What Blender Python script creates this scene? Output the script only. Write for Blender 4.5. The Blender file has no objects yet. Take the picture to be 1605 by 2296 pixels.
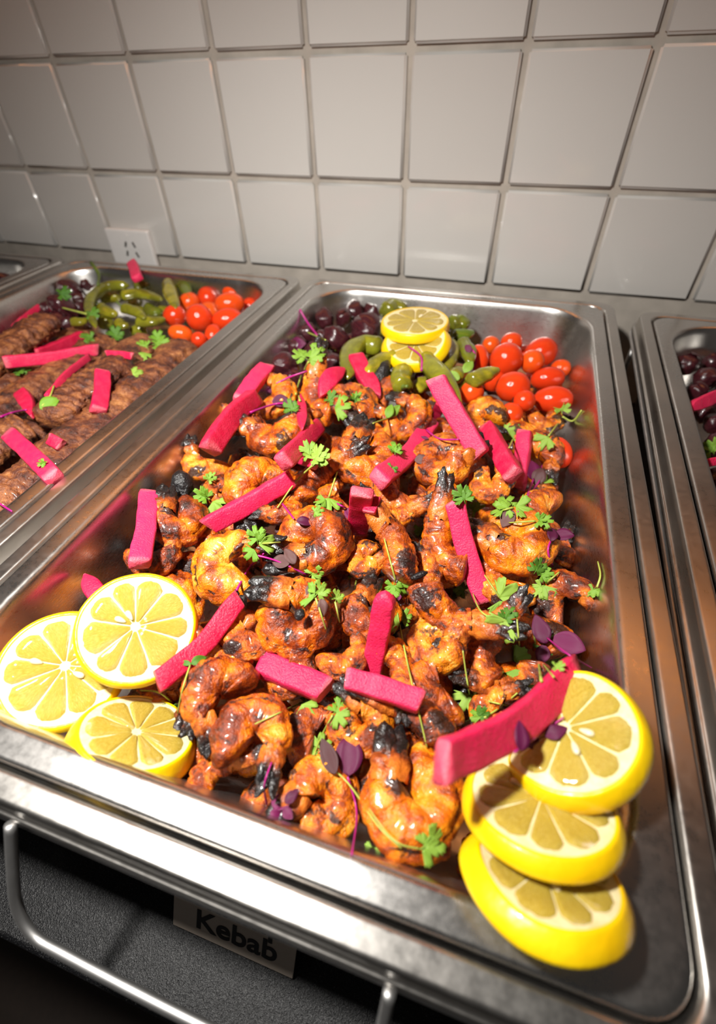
import bpy, bmesh, math, random
from mathutils import Vector, Matrix, noise
from mathutils.bvhtree import BVHTree

random.seed(7)
scene = bpy.context.scene
C = scene.collection
PI = math.pi

# ------------------------------------------------------------------ camera
W, H, F = 1605.0, 2296.0, 1057.43
CAM = Vector((0.0706, -0.28844, 0.19751))
def _rot(rx, ry, rz):
    return Matrix.Rotation(rz, 3, 'Z') @ Matrix.Rotation(ry, 3, 'Y') @ Matrix.Rotation(rx, 3, 'X')
CR = _rot(0.79776, 0.02277, 0.30375)
cam_d = bpy.data.cameras.new('camera')
cam_d.sensor_fit = 'VERTICAL'; cam_d.sensor_height = 36.0; cam_d.sensor_width = 36.0 * W / H
cam_d.lens = 36.0 * F / H
cam_d.clip_start = 0.005; cam_d.clip_end = 20
cam_d.dof.use_dof = True; cam_d.dof.focus_distance = 0.275; cam_d.dof.aperture_fstop = 5.6
cam = bpy.data.objects.new('camera', cam_d); C.objects.link(cam)
cam.matrix_world = Matrix.Translation(CAM) @ CR.to_4x4()
scene.camera = cam

# ------------------------------------------------------------------ world, lights, exposure
world = bpy.data.worlds.new('world'); scene.world = world; world.use_nodes = True
bgn = world.node_tree.nodes['Background']
bgn.inputs[0].default_value = (0.95, 0.9, 0.86, 1); bgn.inputs[1].default_value = 0.038

def aim(o, target):
    d = Vector(target) - o.location
    o.rotation_euler = d.to_track_quat('-Z', 'Y').to_euler()
fl = bpy.data.lights.new('flash_lamp', 'SPOT'); fl.energy = 22.5; fl.color = (1.0, 0.965, 0.91)
fl.spot_size = math.radians(136); fl.spot_blend = 1.0; fl.shadow_soft_size = 0.020
flo = bpy.data.objects.new('flash_lamp', fl); C.objects.link(flo)
flo.location = (-0.12, -0.24, 0.40); aim(flo, (-0.12, -0.07, 0.0))
hl = bpy.data.lights.new('heat_lamp', 'AREA'); hl.shape = 'RECTANGLE'; hl.size = 1.7; hl.size_y = 0.035
hl.energy = 1.2; hl.color = (1.0, 0.36, 0.10)
hlo = bpy.data.objects.new('heat_lamp', hl); C.objects.link(hlo)
hlo.location = (-0.1, 0.27, 0.62); hlo.rotation_euler = (math.radians(-8), 0, 0)

scene.view_settings.view_transform = 'Standard'
try: scene.view_settings.look = 'None'
except Exception: pass
scene.view_settings.gamma = 1.0
scene.view_settings.use_curve_mapping = False
scene.view_settings.exposure = 0.0

# ------------------------------------------------------------------ pixel helpers
FWD = CR @ Vector((0, 0, -1))
def ray(u, v):
    return (CR @ Vector(((u - W / 2) / F, -(v - H / 2) / F, -1.0)))
def P(u, v, z=0.0):
    d = ray(u, v); return CAM + d * ((z - CAM.z) / d.z)
def PY(u, v, y):
    d = ray(u, v); return CAM + d * ((y - CAM.y) / d.y)
def depth(p):
    return (p - CAM).dot(FWD)
def m_per_px(p):
    return depth(p) / F
def on_plane(u, v, p0, n):
    d = ray(u, v); return CAM + d * ((p0 - CAM).dot(n) / d.dot(n))
def img_dir(u, v, p0, n, deg):
    a = math.radians(deg)
    q = on_plane(u + 8 * math.cos(a), v - 8 * math.sin(a), p0, n)
    return (q - p0).normalized()
def to_cam(p):
    return (CAM - p).normalized()
UP = Vector((0, 0, 1))
def blend_n(p, k, extra=(0, 0, 0)):
    return (UP * (1 - k) + to_cam(p) * k + Vector(extra)).normalized()
def basis(x, n):
    z = n.normalized(); x = (x - z * x.dot(z)).normalized(); y = z.cross(x)
    return Matrix((x, y, z)).transposed()
def xform(loc, x, n, s=1.0, spin=0.0):
    B = basis(x, n) @ Matrix.Rotation(spin, 3, 'Z')
    return Matrix.Translation(loc) @ (B * s).to_4x4() if False else Matrix.Translation(loc) @ B.to_4x4() @ Matrix.Scale(s, 4)

# ------------------------------------------------------------------ mesh helpers
def new_mesh(name, verts, faces, smooth=True):
    m = bpy.data.meshes.new(name)
    m.from_pydata([tuple(v) for v in verts], [], faces)
    m.polygons.foreach_set('use_smooth', [smooth] * len(m.polygons))
    m.update()
    return m
def set_attr(mesh, name, vals):
    a = mesh.attributes.new(name, 'FLOAT', 'POINT')
    a.data.foreach_set('value', list(vals))
def obj(name, mesh, mat=None, parent=None, mw=None):
    o = bpy.data.objects.new(name, mesh); C.objects.link(o)
    if mat is not None and mesh is not None and hasattr(mesh, 'materials') and len(mesh.materials) == 0:
        mesh.materials.append(mat)
    if parent is not None: o.parent = parent
    if mw is not None: o.matrix_basis = mw
    return o
def empty(name, mw, label, cat, group=None):
    o = bpy.data.objects.new(name, None); C.objects.link(o); o.empty_display_size = 0.01
    o.matrix_basis = mw
    tag(o, label, cat, group); return o
def tag(o, label, cat, group=None):
    o['label'] = label; o['category'] = cat
    if group: o['group'] = group
    return o
def struct(o): o['kind'] = 'structure'; return o

def flat_big(m):
    mx = max(p.area for p in m.polygons)
    m.polygons.foreach_set('use_smooth', [p.area < mx * 0.2 and False or (p.area < mx * .02) for p in m.polygons])
def box(name, cx, cy, cz, sx, sy, sz, bev=0.0, seg=2):
    bm = bmesh.new()
    bmesh.ops.create_cube(bm, size=1.0)
    bmesh.ops.scale(bm, vec=(sx, sy, sz), verts=bm.verts)
    if bev > 0:
        bmesh.ops.bevel(bm, geom=list(bm.edges), offset=bev, segments=seg, affect='EDGES', profile=0.6)
    bmesh.ops.translate(bm, vec=(cx, cy, cz), verts=bm.verts)
    m = bpy.data.meshes.new(name); bm.to_mesh(m); bm.free()
    flat_big(m)
    return m

def frames(pts):
    n = len(pts); T = []
    for i in range(n):
        a = pts[max(i - 1, 0)]; b = pts[min(i + 1, n - 1)]
        T.append((b - a).normalized())
    ref = Vector((0, 0, 1))
    if abs(T[0].dot(ref)) > 0.95: ref = Vector((0, 1, 0))
    N = [(ref - T[0] * ref.dot(T[0])).normalized()]
    for i in range(1, n):
        v = N[-1] - T[i] * N[-1].dot(T[i]); N.append(v.normalized())
    return T, N
def sweep(pts, section, nseg, cap=True, jitter=None):
    """section(i, s, ang) -> (a, b): offsets along N and B"""
    pts = [Vector(p) for p in pts]
    T, N = frames(pts); n = len(pts); V = []; Fc = []
    for i in range(n):
        B = T[i].cross(N[i]); s = i / (n - 1)
        for j in range(nseg):
            a, b = section(i, s, 2 * PI * j / nseg)
            p = pts[i] + N[i] * a + B * b
            if jitter: p = jitter(p, i, s, j)
            V.append(p)
    for i in range(n - 1):
        for j in range(nseg):
            k = (j + 1) % nseg
            Fc.append((i * nseg + j, i * nseg + k, (i + 1) * nseg + k, (i + 1) * nseg + j))
    if cap:
        for i0, rev in ((0, True), (n - 1, False)):
            c = sum((V[i0 * nseg + j] for j in range(nseg)), Vector()) / nseg
            V.append(c); ci = len(V) - 1
            for j in range(nseg):
                k = (j + 1) % nseg
                Fc.append((ci, i0 * nseg + k, i0 * nseg + j) if rev else (ci, i0 * nseg + j, i0 * nseg + k))
    return V, Fc
def tube(pts, rad, nseg=8):
    f = rad if callable(rad) else (lambda s: rad)
    return sweep(pts, lambda i, s, a: (f(s) * math.cos(a), f(s) * math.sin(a)), nseg)
def smooth_path(pts, n):
    pts = [Vector(p) for p in pts]
    if len(pts) == 2:
        return [pts[0].lerp(pts[1], i / (n - 1)) for i in range(n)]
    out = []
    ext = [pts[0] * 2 - pts[1]] + pts + [pts[-1] * 2 - pts[-2]]
    m = len(pts) - 1
    for i in range(n):
        t = i / (n - 1) * m; k = min(int(t), m - 1); t -= k
        a, b, c, d = ext[k:k + 4]
        out.append(0.5 * ((2 * b) + (c - a) * t + (2 * a - 5 * b + 4 * c - d) * t * t + (3 * b - a - 3 * c + d) * t ** 3))
    return out
def nz(p, sc, off=0.0):
    return noise.noise(Vector((p[0] * sc + off, p[1] * sc - off * .7, p[2] * sc + off * 1.3)))

# ------------------------------------------------------------------ materials
def mat(name):
    m = bpy.data.materials.new(name); m.use_nodes = True
    nt = m.node_tree; b = nt.nodes['Principled BSDF']
    return m, nt, b
def nd(nt, typ, **kw):
    n = nt.nodes.new(typ)
    for k, v in kw.items():
        if k.startswith('i_'):
            key = k[2:]; key = int(key) if key.isdigit() else key.replace('_', ' ')
            n.inputs[key].default_value = v
        else: setattr(n, k, v)
    return n
def ramp(nt, fac, stops, interp='LINEAR'):
    r = nt.nodes.new('ShaderNodeValToRGB'); cr = r.color_ramp; cr.interpolation = interp
    while len(cr.elements) < len(stops): cr.elements.new(0.5)
    for e, (p, c) in zip(cr.elements, stops):
        e.position = p; e.color = (c[0], c[1], c[2], 1) if not isinstance(c, float) else (c, c, c, 1)
    nt.links.new(fac, r.inputs[0]); return r.outputs[0]
def coords(nt, kind='Object', rnd=True):
    tc = nt.nodes.new('ShaderNodeTexCoord'); out = tc.outputs[kind]
    if rnd:
        oi = nt.nodes.new('ShaderNodeObjectInfo')
        mu = nt.nodes.new('ShaderNodeMath'); mu.operation = 'MULTIPLY'; mu.inputs[1].default_value = 37.0
        nt.links.new(oi.outputs['Random'], mu.inputs[0])
        va = nt.nodes.new('ShaderNodeVectorMath'); va.operation = 'ADD'
        nt.links.new(out, va.inputs[0]); nt.links.new(mu.outputs[0], va.inputs[1]); out = va.outputs[0]
    return out
def noise_tex(nt, co, scale, detail=4, rough=0.55, dist=0.0):
    n = nd(nt, 'ShaderNodeTexNoise'); n.inputs['Scale'].default_value = scale
    n.inputs['Detail'].default_value = detail; n.inputs['Roughness'].default_value = rough
    n.inputs['Distortion'].default_value = dist
    nt.links.new(co, n.inputs['Vector']); return n.outputs['Fac']
def bump(nt, b, h, strength=0.3, dist=0.001):
    bp = nd(nt, 'ShaderNodeBump'); bp.inputs['Strength'].default_value = strength; bp.inputs['Distance'].default_value = dist
    nt.links.new(h, bp.inputs['Height']); nt.links.new(bp.outputs[0], b.inputs['Normal']); return bp
def mix(nt, fac, a, bcol):
    m = nt.nodes.new('ShaderNodeMix'); m.data_type = 'RGBA'
    for sock, v in ((m.inputs[6], a), (m.inputs[7], bcol)):
        if isinstance(v, tuple): sock.default_value = (v[0], v[1], v[2], 1)
        else: nt.links.new(v, sock)
    if isinstance(fac, (int, float)): m.inputs[0].default_value = fac
    else: nt.links.new(fac, m.inputs[0])
    return m.outputs[2]
def math_n(nt, op, a, b=0.0, clamp=False):
    m = nt.nodes.new('ShaderNodeMath'); m.operation = op; m.use_clamp = clamp
    for s, v in zip(m.inputs, (a, b)):
        if isinstance(v, (int, float)): s.default_value = v
        else: nt.links.new(v, s)
    return m.outputs[0]
def attr(nt, name):
    a = nd(nt, 'ShaderNodeAttribute'); a.attribute_name = name; return a.outputs['Fac']

M = {}
def simple(name, col, rough=0.5, metal=0.0, bscale=None, bstr=0.2, bdist=0.0005, var=0.15, spec=0.5, sss=0.0, ssr=(0.01, 0.004, 0.002), coat=0.0, cscale=120):
    m, nt, b = mat(name); co = coords(nt)
    n = noise_tex(nt, co, cscale, 4)
    c2 = tuple(max(0, c * (1 - var)) for c in col); c1 = tuple(min(1, c * (1 + var)) for c in col)
    nt.links.new(ramp(nt, n, [(0.3, c2), (0.7, c1)]), b.inputs['Base Color'])
    b.inputs['Roughness'].default_value = rough; b.inputs['Metallic'].default_value = metal
    b.inputs['Specular IOR Level'].default_value = spec
    b.inputs['Coat Weight'].default_value = coat; b.inputs['Coat Roughness'].default_value = 0.12
    if sss:
        b.inputs['Subsurface Weight'].default_value = sss; b.inputs['Subsurface Radius'].default_value = ssr
        b.inputs['Subsurface Scale'].default_value = 0.5
    if bscale: bump(nt, b, noise_tex(nt, co, bscale, 4), bstr, bdist)
    M[name] = m; return m

# steel
def steel(name, col, r0, r1):
    m, nt, b = mat(name); co = coords(nt, 'Object', False)
    mp = nd(nt, 'ShaderNodeMapping'); mp.inputs['Scale'].default_value = (40, 40, 260); nt.links.new(co, mp.inputs[0])
    n = noise_tex(nt, mp.outputs[0], 6, 5, 0.6)
    n2 = noise_tex(nt, co, 14, 4, 0.6, 0.4)
    nt.links.new(ramp(nt, n2, [(0.3, tuple(c * 0.86 for c in col)), (0.7, col)]), b.inputs['Base Color'])
    b.inputs['Metallic'].default_value = 1.0
    nt.links.new(ramp(nt, math_n(nt, 'ADD', math_n(nt, 'MULTIPLY', n, 0.5), math_n(nt, 'MULTIPLY', n2, 0.5)), [(0.3, r0), (0.7, r1)]), b.inputs['Roughness'])
    bump(nt, b, n, 0.04, 0.0004)
    M[name] = m
steel('steel', (0.62, 0.60, 0.575), 0.22, 0.36)
steel('steel_frame', (0.60, 0.575, 0.54), 0.24, 0.40)
simple('steel_wire', (0.62, 0.61, 0.60), 0.46, 1.0, var=0.08)

# glazed tile / grout
def tile_mat():
    m, nt, b = mat('tile'); co = coords(nt)
    oi = nd(nt, 'ShaderNodeObjectInfo')
    n = noise_tex(nt, co, 9, 3)
    base = ramp(nt, oi.outputs['Random'], [(0.0, (0.59, 0.57, 0.54)), (0.5, (0.63, 0.615, 0.585)), (1.0, (0.67, 0.655, 0.625))])
    nt.links.new(mix(nt, math_n(nt, 'MULTIPLY', n, 0.15), base, (0.50, 0.47, 0.45)), b.inputs['Base Color'])
    b.inputs['Roughness'].default_value = 0.16
    b.inputs['Coat Weight'].default_value = 0.3
    bump(nt, b, noise_tex(nt, co, 14, 3), 0.10, 0.0025)
    M['tile'] = m
tile_mat()
simple('grout', (0.46, 0.41, 0.355), 0.85, bscale=500, bstr=0.5, var=0.12, cscale=40)
simple('white_plastic', (0.78, 0.76, 0.74), 0.32, var=0.02)
simple('dark_slot', (0.06, 0.055, 0.05), 0.6)
simple('floor_dark', (0.03, 0.018, 0.012), 0.6)
def counter_mat():
    m, nt, b = mat('black_texture'); co = coords(nt, 'Object', False)
    n = noise_tex(nt, co, 1300, 2, 0.6)
    nt.links.new(ramp(nt, n, [(0.35, (0.003, 0.003, 0.0035)), (0.60, (0.006, 0.006, 0.007)), (0.72, (0.06, 0.06, 0.06))]), b.inputs['Base Color'])
    b.inputs['Roughness'].default_value = 0.38
    b.inputs['Specular IOR Level'].default_value = 0.3
    bump(nt, b, n, 0.7, 0.0006); M['black_texture'] = m
counter_mat()
simple('card_paper', (0.55, 0.46, 0.38), 0.6, var=0.03)
simple('card_ink', (0.012, 0.01, 0.01), 0.6)

# shrimp
def shrimp_mat():
    m, nt, b = mat('shrimp'); co = coords(nt)
    big = noise_tex(nt, co, 58, 3, 0.55, 0.8)
    mid = noise_tex(nt, co, 190, 5, 0.65, 0.3)
    fine = noise_tex(nt, co, 650, 3, 0.6)
    spk = noise_tex(nt, co, 1500, 1, 0.4)
    oi = nd(nt, 'ShaderNodeObjectInfo')
    f = math_n(nt, 'ADD', math_n(nt, 'MULTIPLY', big, 0.75), math_n(nt, 'MULTIPLY', mid, 0.35))
    f = math_n(nt, 'ADD', f, math_n(nt, 'MULTIPLY', math_n(nt, 'SUBTRACT', oi.outputs['Random'], 0.75), 0.13))
    col = ramp(nt, f, [(0.30, (0.95, 0.47, 0.07)), (0.39, (0.90, 0.29, 0.008)), (0.47, (0.72, 0.165, 0.004)), (0.54, (0.44, 0.072, 0.004)), (0.62, (0.20, 0.028, 0.004)), (0.72, (0.03, 0.009, 0.006))])
    ch = attr(nt, 'char')
    chf = math_n(nt, 'ADD', ch, math_n(nt, 'MULTIPLY', math_n(nt, 'SUBTRACT', mid, 0.5), 1.6))
    chf = ramp(nt, chf, [(0.42, 0.0), (0.62, 1.0)])
    col = mix(nt, math_n(nt, 'MULTIPLY', chf, 0.93), col, (0.016, 0.008, 0.007))
    sp = ramp(nt, spk, [(0.67, 0.0), (0.72, 1.0)])
    col = mix(nt, math_n(nt, 'MULTIPLY', sp, 0.75), col, (0.03, 0.012, 0.006))
    nt.links.new(col, b.inputs['Base Color'])
    nt.links.new(ramp(nt, mid, [(0.35, 0.13), (0.65, 0.38)]), b.inputs['Roughness'])
    b.inputs['Subsurface Weight'].default_value = 0.0
    b.inputs['Subsurface Radius'].default_value = (0.006, 0.002, 0.0008); b.inputs['Subsurface Scale'].default_value = 0.5
    b.inputs['Specular IOR Level'].default_value = 0.6
    b.inputs['Coat Weight'].default_value = 0.35; b.inputs['Coat Roughness'].default_value = 0.16
    h = math_n(nt, 'ADD', math_n(nt, 'MULTIPLY', mid, 0.7), math_n(nt, 'MULTIPLY', fine, 0.45))
    bump(nt, b, h, 0.85, 0.0022)
    M['shrimp'] = m
    # charred shell
    m, nt, b = mat('char_shell'); co = coords(nt)
    mid = noise_tex(nt, co, 140, 5, 0.65, 0.4); fine = noise_tex(nt, co, 700, 3)
    ch = math_n(nt, 'ADD', attr(nt, 'char'), math_n(nt, 'MULTIPLY', math_n(nt, 'SUBTRACT', mid, 0.5), 1.3))
    nt.links.new(ramp(nt, ch, [(0.15, (0.66, 0.18, 0.02)), (0.42, (0.30, 0.055, 0.008)), (0.62, (0.045, 0.014, 0.008)), (0.85, (0.010, 0.008, 0.008))]), b.inputs['Base Color'])
    nt.links.new(ramp(nt, fine, [(0.35, 0.20), (0.65, 0.45)]), b.inputs['Roughness'])
    b.inputs['Coat Weight'].default_value = 0.3
    bump(nt, b, math_n(nt, 'ADD', math_n(nt, 'MULTIPLY', mid, 0.6), math_n(nt, 'MULTIPLY', fine, 0.4)), 0.8, 0.0015)
    M['char_shell'] = m
shrimp_mat()

def kebab_mat():
    m, nt, b = mat('kebab'); co = coords(nt)
    big = noise_tex(nt, co, 45, 4, 0.6, 0.5); mid = noise_tex(nt, co, 190, 5, 0.7); fine = noise_tex(nt, co, 600, 3)
    f = math_n(nt, 'ADD', math_n(nt, 'MULTIPLY', big, 0.45), math_n(nt, 'MULTIPLY', mid, 0.55))
    f = math_n(nt, 'ADD', f, math_n(nt, 'MULTIPLY', attr(nt, 'char'), 0.22))
    nt.links.new(ramp(nt, f, [(0.34, (0.50, 0.22, 0.075)), (0.46, (0.28, 0.095, 0.032)), (0.57, (0.11, 0.030, 0.014)), (0.70, (0.02, 0.009, 0.008))]), b.inputs['Base Color'])
    nt.links.new(ramp(nt, mid, [(0.35, 0.28), (0.65, 0.6)]), b.inputs['Roughness'])
    b.inputs['Coat Weight'].default_value = 0.15
    bump(nt, b, math_n(nt, 'ADD', mid, math_n(nt, 'MULTIPLY', fine, 0.5)), 0.9, 0.0022)
    M['kebab'] = m
kebab_mat()

def radish_mat():
    m, nt, b = mat('radish'); co = coords(nt)
    oi = nd(nt, 'ShaderNodeObjectInfo')
    mid = noise_tex(nt, co, 160, 4, 0.6); fine = noise_tex(nt, co, 900, 3, 0.6)
    base = ramp(nt, oi.outputs['Random'], [(0.0, (0.56, 0.004, 0.042)), (0.5, (0.69, 0.009, 0.072)), (1.0, (0.77, 0.026, 0.115))])
    col = mix(nt, math_n(nt, 'MULTIPLY', ramp(nt, mid, [(0.35, 0.0), (0.75, 1.0)]), 0.35), base, (0.78, 0.07, 0.14))
    e = math_n(nt, 'ADD', attr(nt, 'pale'), math_n(nt, 'MULTIPLY', math_n(nt, 'SUBTRACT', mid, 0.5), 0.5))
    col = mix(nt, ramp(nt, e, [(0.35, 0.0), (0.9, 0.75)]), col, (0.88, 0.22, 0.25))
    nt.links.new(col, b.inputs['Base Color'])
    b.inputs['Roughness'].default_value = 0.36; b.inputs['Specular IOR Level'].default_value = 0.35
    b.inputs['Subsurface Weight'].default_value = 0.10
    b.inputs['Subsurface Radius'].default_value = (0.006, 0.0012, 0.002); b.inputs['Subsurface Scale'].default_value = 0.5
    bump(nt, b, fine, 0.7, 0.0009)
    M['radish'] = m
radish_mat()

def lemon_mats():
    m, nt, b = mat('lemon_peel'); co = coords(nt)
    n = noise_tex(nt, co, 260, 3, 0.5); g = noise_tex(nt, co, 45, 2)
    nt.links.new(ramp(nt, g, [(0.3, (0.90, 0.54, 0.0)), (0.7, (0.95, 0.65, 0.004))]), b.inputs['Base Color'])
    b.inputs['Roughness'].default_value = 0.34; b.inputs['Coat Weight'].default_value = 0.2
    b.inputs['Subsurface Weight'].default_value = 0.15; b.inputs['Subsurface Radius'].default_value = (0.004, 0.003, 0.0005); b.inputs['Subsurface Scale'].default_value = 0.4
    bump(nt, b, n, 0.35, 0.0008); M['lemon_peel'] = m
    m, nt, b = mat('lemon_pith'); co = coords(nt)
    n = noise_tex(nt, co, 300, 3)
    nt.links.new(ramp(nt, n, [(0.3, (0.74, 0.62, 0.30)), (0.7, (0.86, 0.77, 0.48))]), b.inputs['Base Color'])
    b.inputs['Roughness'].default_value = 0.5
    b.inputs['Subsurface Weight'].default_value = 0.2; b.inputs['Subsurface Radius'].default_value = (0.004, 0.003, 0.001); b.inputs['Subsurface Scale'].default_value = 0.5
    bump(nt, b, n, 0.25, 0.0006); M['lemon_pith'] = m
    m, nt, b = mat('lemon_flesh')
    tc = nd(nt, 'ShaderNodeTexCoord'); mp = nd(nt, 'ShaderNodeMapping'); mp.inputs['Scale'].default_value = (3.0, 16, 1)
    nt.links.new(tc.outputs['UV'], mp.inputs[0])
    n = noise_tex(nt, mp.outputs[0], 4, 4, 0.6, 0.6)
    nt.links.new(ramp(nt, n, [(0.32, (0.37, 0.26, 0.022)), (0.50, (0.49, 0.36, 0.045)), (0.66, (0.64, 0.50, 0.13))]), b.inputs['Base Color'])
    b.inputs['Roughness'].default_value = 0.14
    b.inputs['Subsurface Weight'].default_value = 0.55; b.inputs['Subsurface Radius'].default_value = (0.006, 0.005, 0.0015); b.inputs['Subsurface Scale'].default_value = 0.6
    b.inputs['Coat Weight'].default_value = 0.4; b.inputs['Coat Roughness'].default_value = 0.05
    bump(nt, b, n, 0.5, 0.0011); M['lemon_flesh'] = m
lemon_mats()
simple('lemon_seed', (0.80, 0.70, 0.45), 0.3, var=0.1)

def tomato_mat():
    m, nt, b = mat('tomato'); co = coords(nt); oi = nd(nt, 'ShaderNodeObjectInfo')
    n = noise_tex(nt, co, 60, 3)
    base = ramp(nt, oi.outputs['Random'], [(0.0, (0.60, 0.018, 0.006)), (0.6, (0.72, 0.035, 0.007)), (1.0, (0.80, 0.10, 0.008))])
    nt.links.new(mix(nt, math_n(nt, 'MULTIPLY', n, 0.35), base, (0.85, 0.12, 0.01)), b.inputs['Base Color'])
    b.inputs['Roughness'].default_value = 0.13
    b.inputs['Subsurface Weight'].default_value = 0.15; b.inputs['Subsurface Radius'].default_value = (0.008, 0.001, 0.0004); b.inputs['Subsurface Scale'].default_value = 0.5
    bump(nt, b, noise_tex(nt, co, 120, 3), 0.12, 0.001); M['tomato'] = m
tomato_mat()
def pepper_mat():
    m, nt, b = mat('pepper'); co = coords(nt); oi = nd(nt, 'ShaderNodeObjectInfo')
    n = noise_tex(nt, co, 55, 4, 0.6, 0.5); n2 = noise_tex(nt, co, 160, 4)
    base = ramp(nt, oi.outputs['Random'], [(0.0, (0.09, 0.16, 0.012)), (0.45, (0.25, 0.25, 0.012)), (1.0, (0.42, 0.35, 0.016))])
    col = mix(nt, ramp(nt, n, [(0.35, 0.0), (0.6, 0.8)]), base, (0.12, 0.115, 0.012))
    col = mix(nt, ramp(nt, n, [(0.66, 0.0), (0.74, 0.9)]), col, (0.02, 0.012, 0.006))
    nt.links.new(col, b.inputs['Base Color']); b.inputs['Roughness'].default_value = 0.20
    b.inputs['Coat Weight'].default_value = 0.3
    bump(nt, b, n2, 0.3, 0.0015); M['pepper'] = m
pepper_mat()
simple('pepper_stem', (0.10, 0.15, 0.02), 0.4)
def onion_mat():
    m, nt, b = mat('onion')
    tc = nd(nt, 'ShaderNodeTexCoord'); mp = nd(nt, 'ShaderNodeMapping'); mp.inputs['Scale'].default_value = (14, 1.2, 1)
    nt.links.new(tc.outputs['UV'], mp.inputs[0])
    l = noise_tex(nt, mp.outputs[0], 4, 4, 0.6); co = coords(nt); n = noise_tex(nt, co, 70, 4, 0.6, 0.4)
    col = ramp(nt, l, [(0.3, (0.05, 0.006, 0.010)), (0.6, (0.13, 0.015, 0.024)), (0.8, (0.27, 0.075, 0.075))])
    col = mix(nt, ramp(nt, n, [(0.40, 0.0), (0.55, 0.95)]), col, (0.012, 0.007, 0.009))
    nt.links.new(col, b.inputs['Base Color']); b.inputs['Roughness'].default_value = 0.24
    b.inputs['Coat Weight'].default_value = 0.3
    bump(nt, b, l, 0.35, 0.0012); M['onion'] = m
onion_mat()
simple('char', (0.012, 0.011, 0.012), 0.35, bscale=300, bstr=0.9, bdist=0.002, var=0.4)
def leaf_mat(name, c1, c2, rough=0.42):
    m, nt, b = mat(name); co = coords(nt); oi = nd(nt, 'ShaderNodeObjectInfo')
    n = noise_tex(nt, co, 260, 3)
    base = ramp(nt, oi.outputs['Random'], [(0, c1), (1, c2)])
    nt.links.new(mix(nt, math_n(nt, 'MULTIPLY', n, 0.4), base, tuple(c * 0.55 for c in c1)), b.inputs['Base Color'])
    b.inputs['Roughness'].default_value = rough
    b.inputs['Subsurface Weight'].default_value = 0.0
    tr = nd(nt, 'ShaderNodeBsdfTranslucent'); nt.links.new(base, tr.inputs[0])
    ms = nd(nt, 'ShaderNodeMixShader'); ms.inputs[0].default_value = 0.22
    nt.links.new(b.outputs[0], ms.inputs[1]); nt.links.new(tr.outputs[0], ms.inputs[2])
    nt.links.new(ms.outputs[0], nt.nodes['Material Output'].inputs[0])
    bump(nt, b, n, 0.3, 0.0006); M[name] = m
leaf_mat('parsley', (0.20, 0.42, 0.030), (0.40, 0.60, 0.09))
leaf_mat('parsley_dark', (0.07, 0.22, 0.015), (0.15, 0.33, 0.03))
leaf_mat('purple_leaf', (0.10, 0.006, 0.045), (0.26, 0.015, 0.12))
leaf_mat('brown_leaf', (0.10, 0.035, 0.04), (0.20, 0.10, 0.085))
simple('green_stem', (0.36, 0.42, 0.07), 0.4, var=0.2)
simple('pale_stem', (0.55, 0.50, 0.28), 0.4, var=0.2)
simple('magenta_stem', (0.42, 0.012, 0.20), 0.35, var=0.2)

# ------------------------------------------------------------------ setting
YAW = -0.01487
WALL_Y, ZC, TP, TX0 = 0.3343, -0.0112, 0.10933, -0.1821
WM = Matrix.Translation((0, WALL_Y, 0)) @ Matrix.Rotation(YAW, 4, 'Z')
wall = struct(obj('wall_back', box('wall_back', 0, 0.0365, 0.20, 3.0, 0.06, 1.6), M['grout'], mw=WM))
wall['label'] = 'beige grouted wall carrying square white glazed tiles'
GR = 0.0056
tile_meshes = {}
rows = [(ZC, TP * 0.925), (ZC + TP * 0.925, TP), (ZC + TP * 1.925, TP), (ZC + TP * 2.925, TP), (ZC + TP * 3.925, TP), (ZC + TP * 4.925, TP)]
for r, (z0, hgt) in enumerate(rows):
    for i in range(-8, 7):
        key = (round(hgt, 4), (i + r) % 3)
        if key not in tile_meshes:
            bm = bmesh.new(); bmesh.ops.create_cube(bm, size=1.0)
            bmesh.ops.scale(bm, vec=(TP - GR, 0.008, hgt - GR), verts=bm.verts)
            bmesh.ops.bevel(bm, geom=list(bm.edges), offset=0.0022, segments=3, affect='EDGES')
            m = bpy.data.meshes.new('tile'); bm.to_mesh(m); bm.free()
            flat_big(m); m.materials.append(M['tile'])
            tile_meshes[key] = m
        t = obj('tile', tile_meshes[key], None, wall)
        t.location = (TX0 + (i + 0.5) * TP + random.uniform(-.0005, .0005), 0.0045 + random.uniform(-.0005, .0005), z0 + hgt / 2 + random.uniform(-.0005, .0005))
        t.rotation_euler = (random.uniform(-.006, .006), random.uniform(-.006, .006), random.uniform(-.006, .006))

# power outlet on the wall
ox = -0.475
ot = empty('power_outlet', WM @ Matrix.Translation((ox, 0.0, 0.0)), 'white square power outlet on the tiled wall behind the kebab pan', 'outlet')
cpl = obj('cover_plate', box('cover_plate', 0, -0.0035, -0.012, 0.074, 0.008, 0.074, 0.0025), M['white_plastic'], ot)
for (sx, sz, a) in ((-0.006, 0.006, 0.45), (0.008, 0.006, -0.35), (-0.008, -0.006, 0.4), (0.009, -0.007, -0.4)):
    s = obj('socket_slot', box('socket_slot', 0, 0, 0, 0.0028, 0.0012, 0.0075, 0.0004), M['dark_slot'], cpl)
    s.location = (sx, -0.0077, sz); s.rotation_euler = (0, a, 0)
obj('screw', box('screw', 0.0, -0.0077, 0.0175, 0.003, 0.0012, 0.003, 0.0005), M['white_plastic'], cpl)

# counter and floor
co_m = box('counter', 0, 0, 0, 2.6, 0.666, 0.03, 0.003)
cnt = obj('counter', co_m, M['black_texture'], mw=Matrix.Translation((0, 0.005, -0.155)))
tag(cnt, 'black textured buffet counter beneath the steel pans', 'counter')
struct(obj('floor', box('floor', 0, -0.4, -0.96, 4, 2.6, 0.1), M['floor_dark']))

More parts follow.
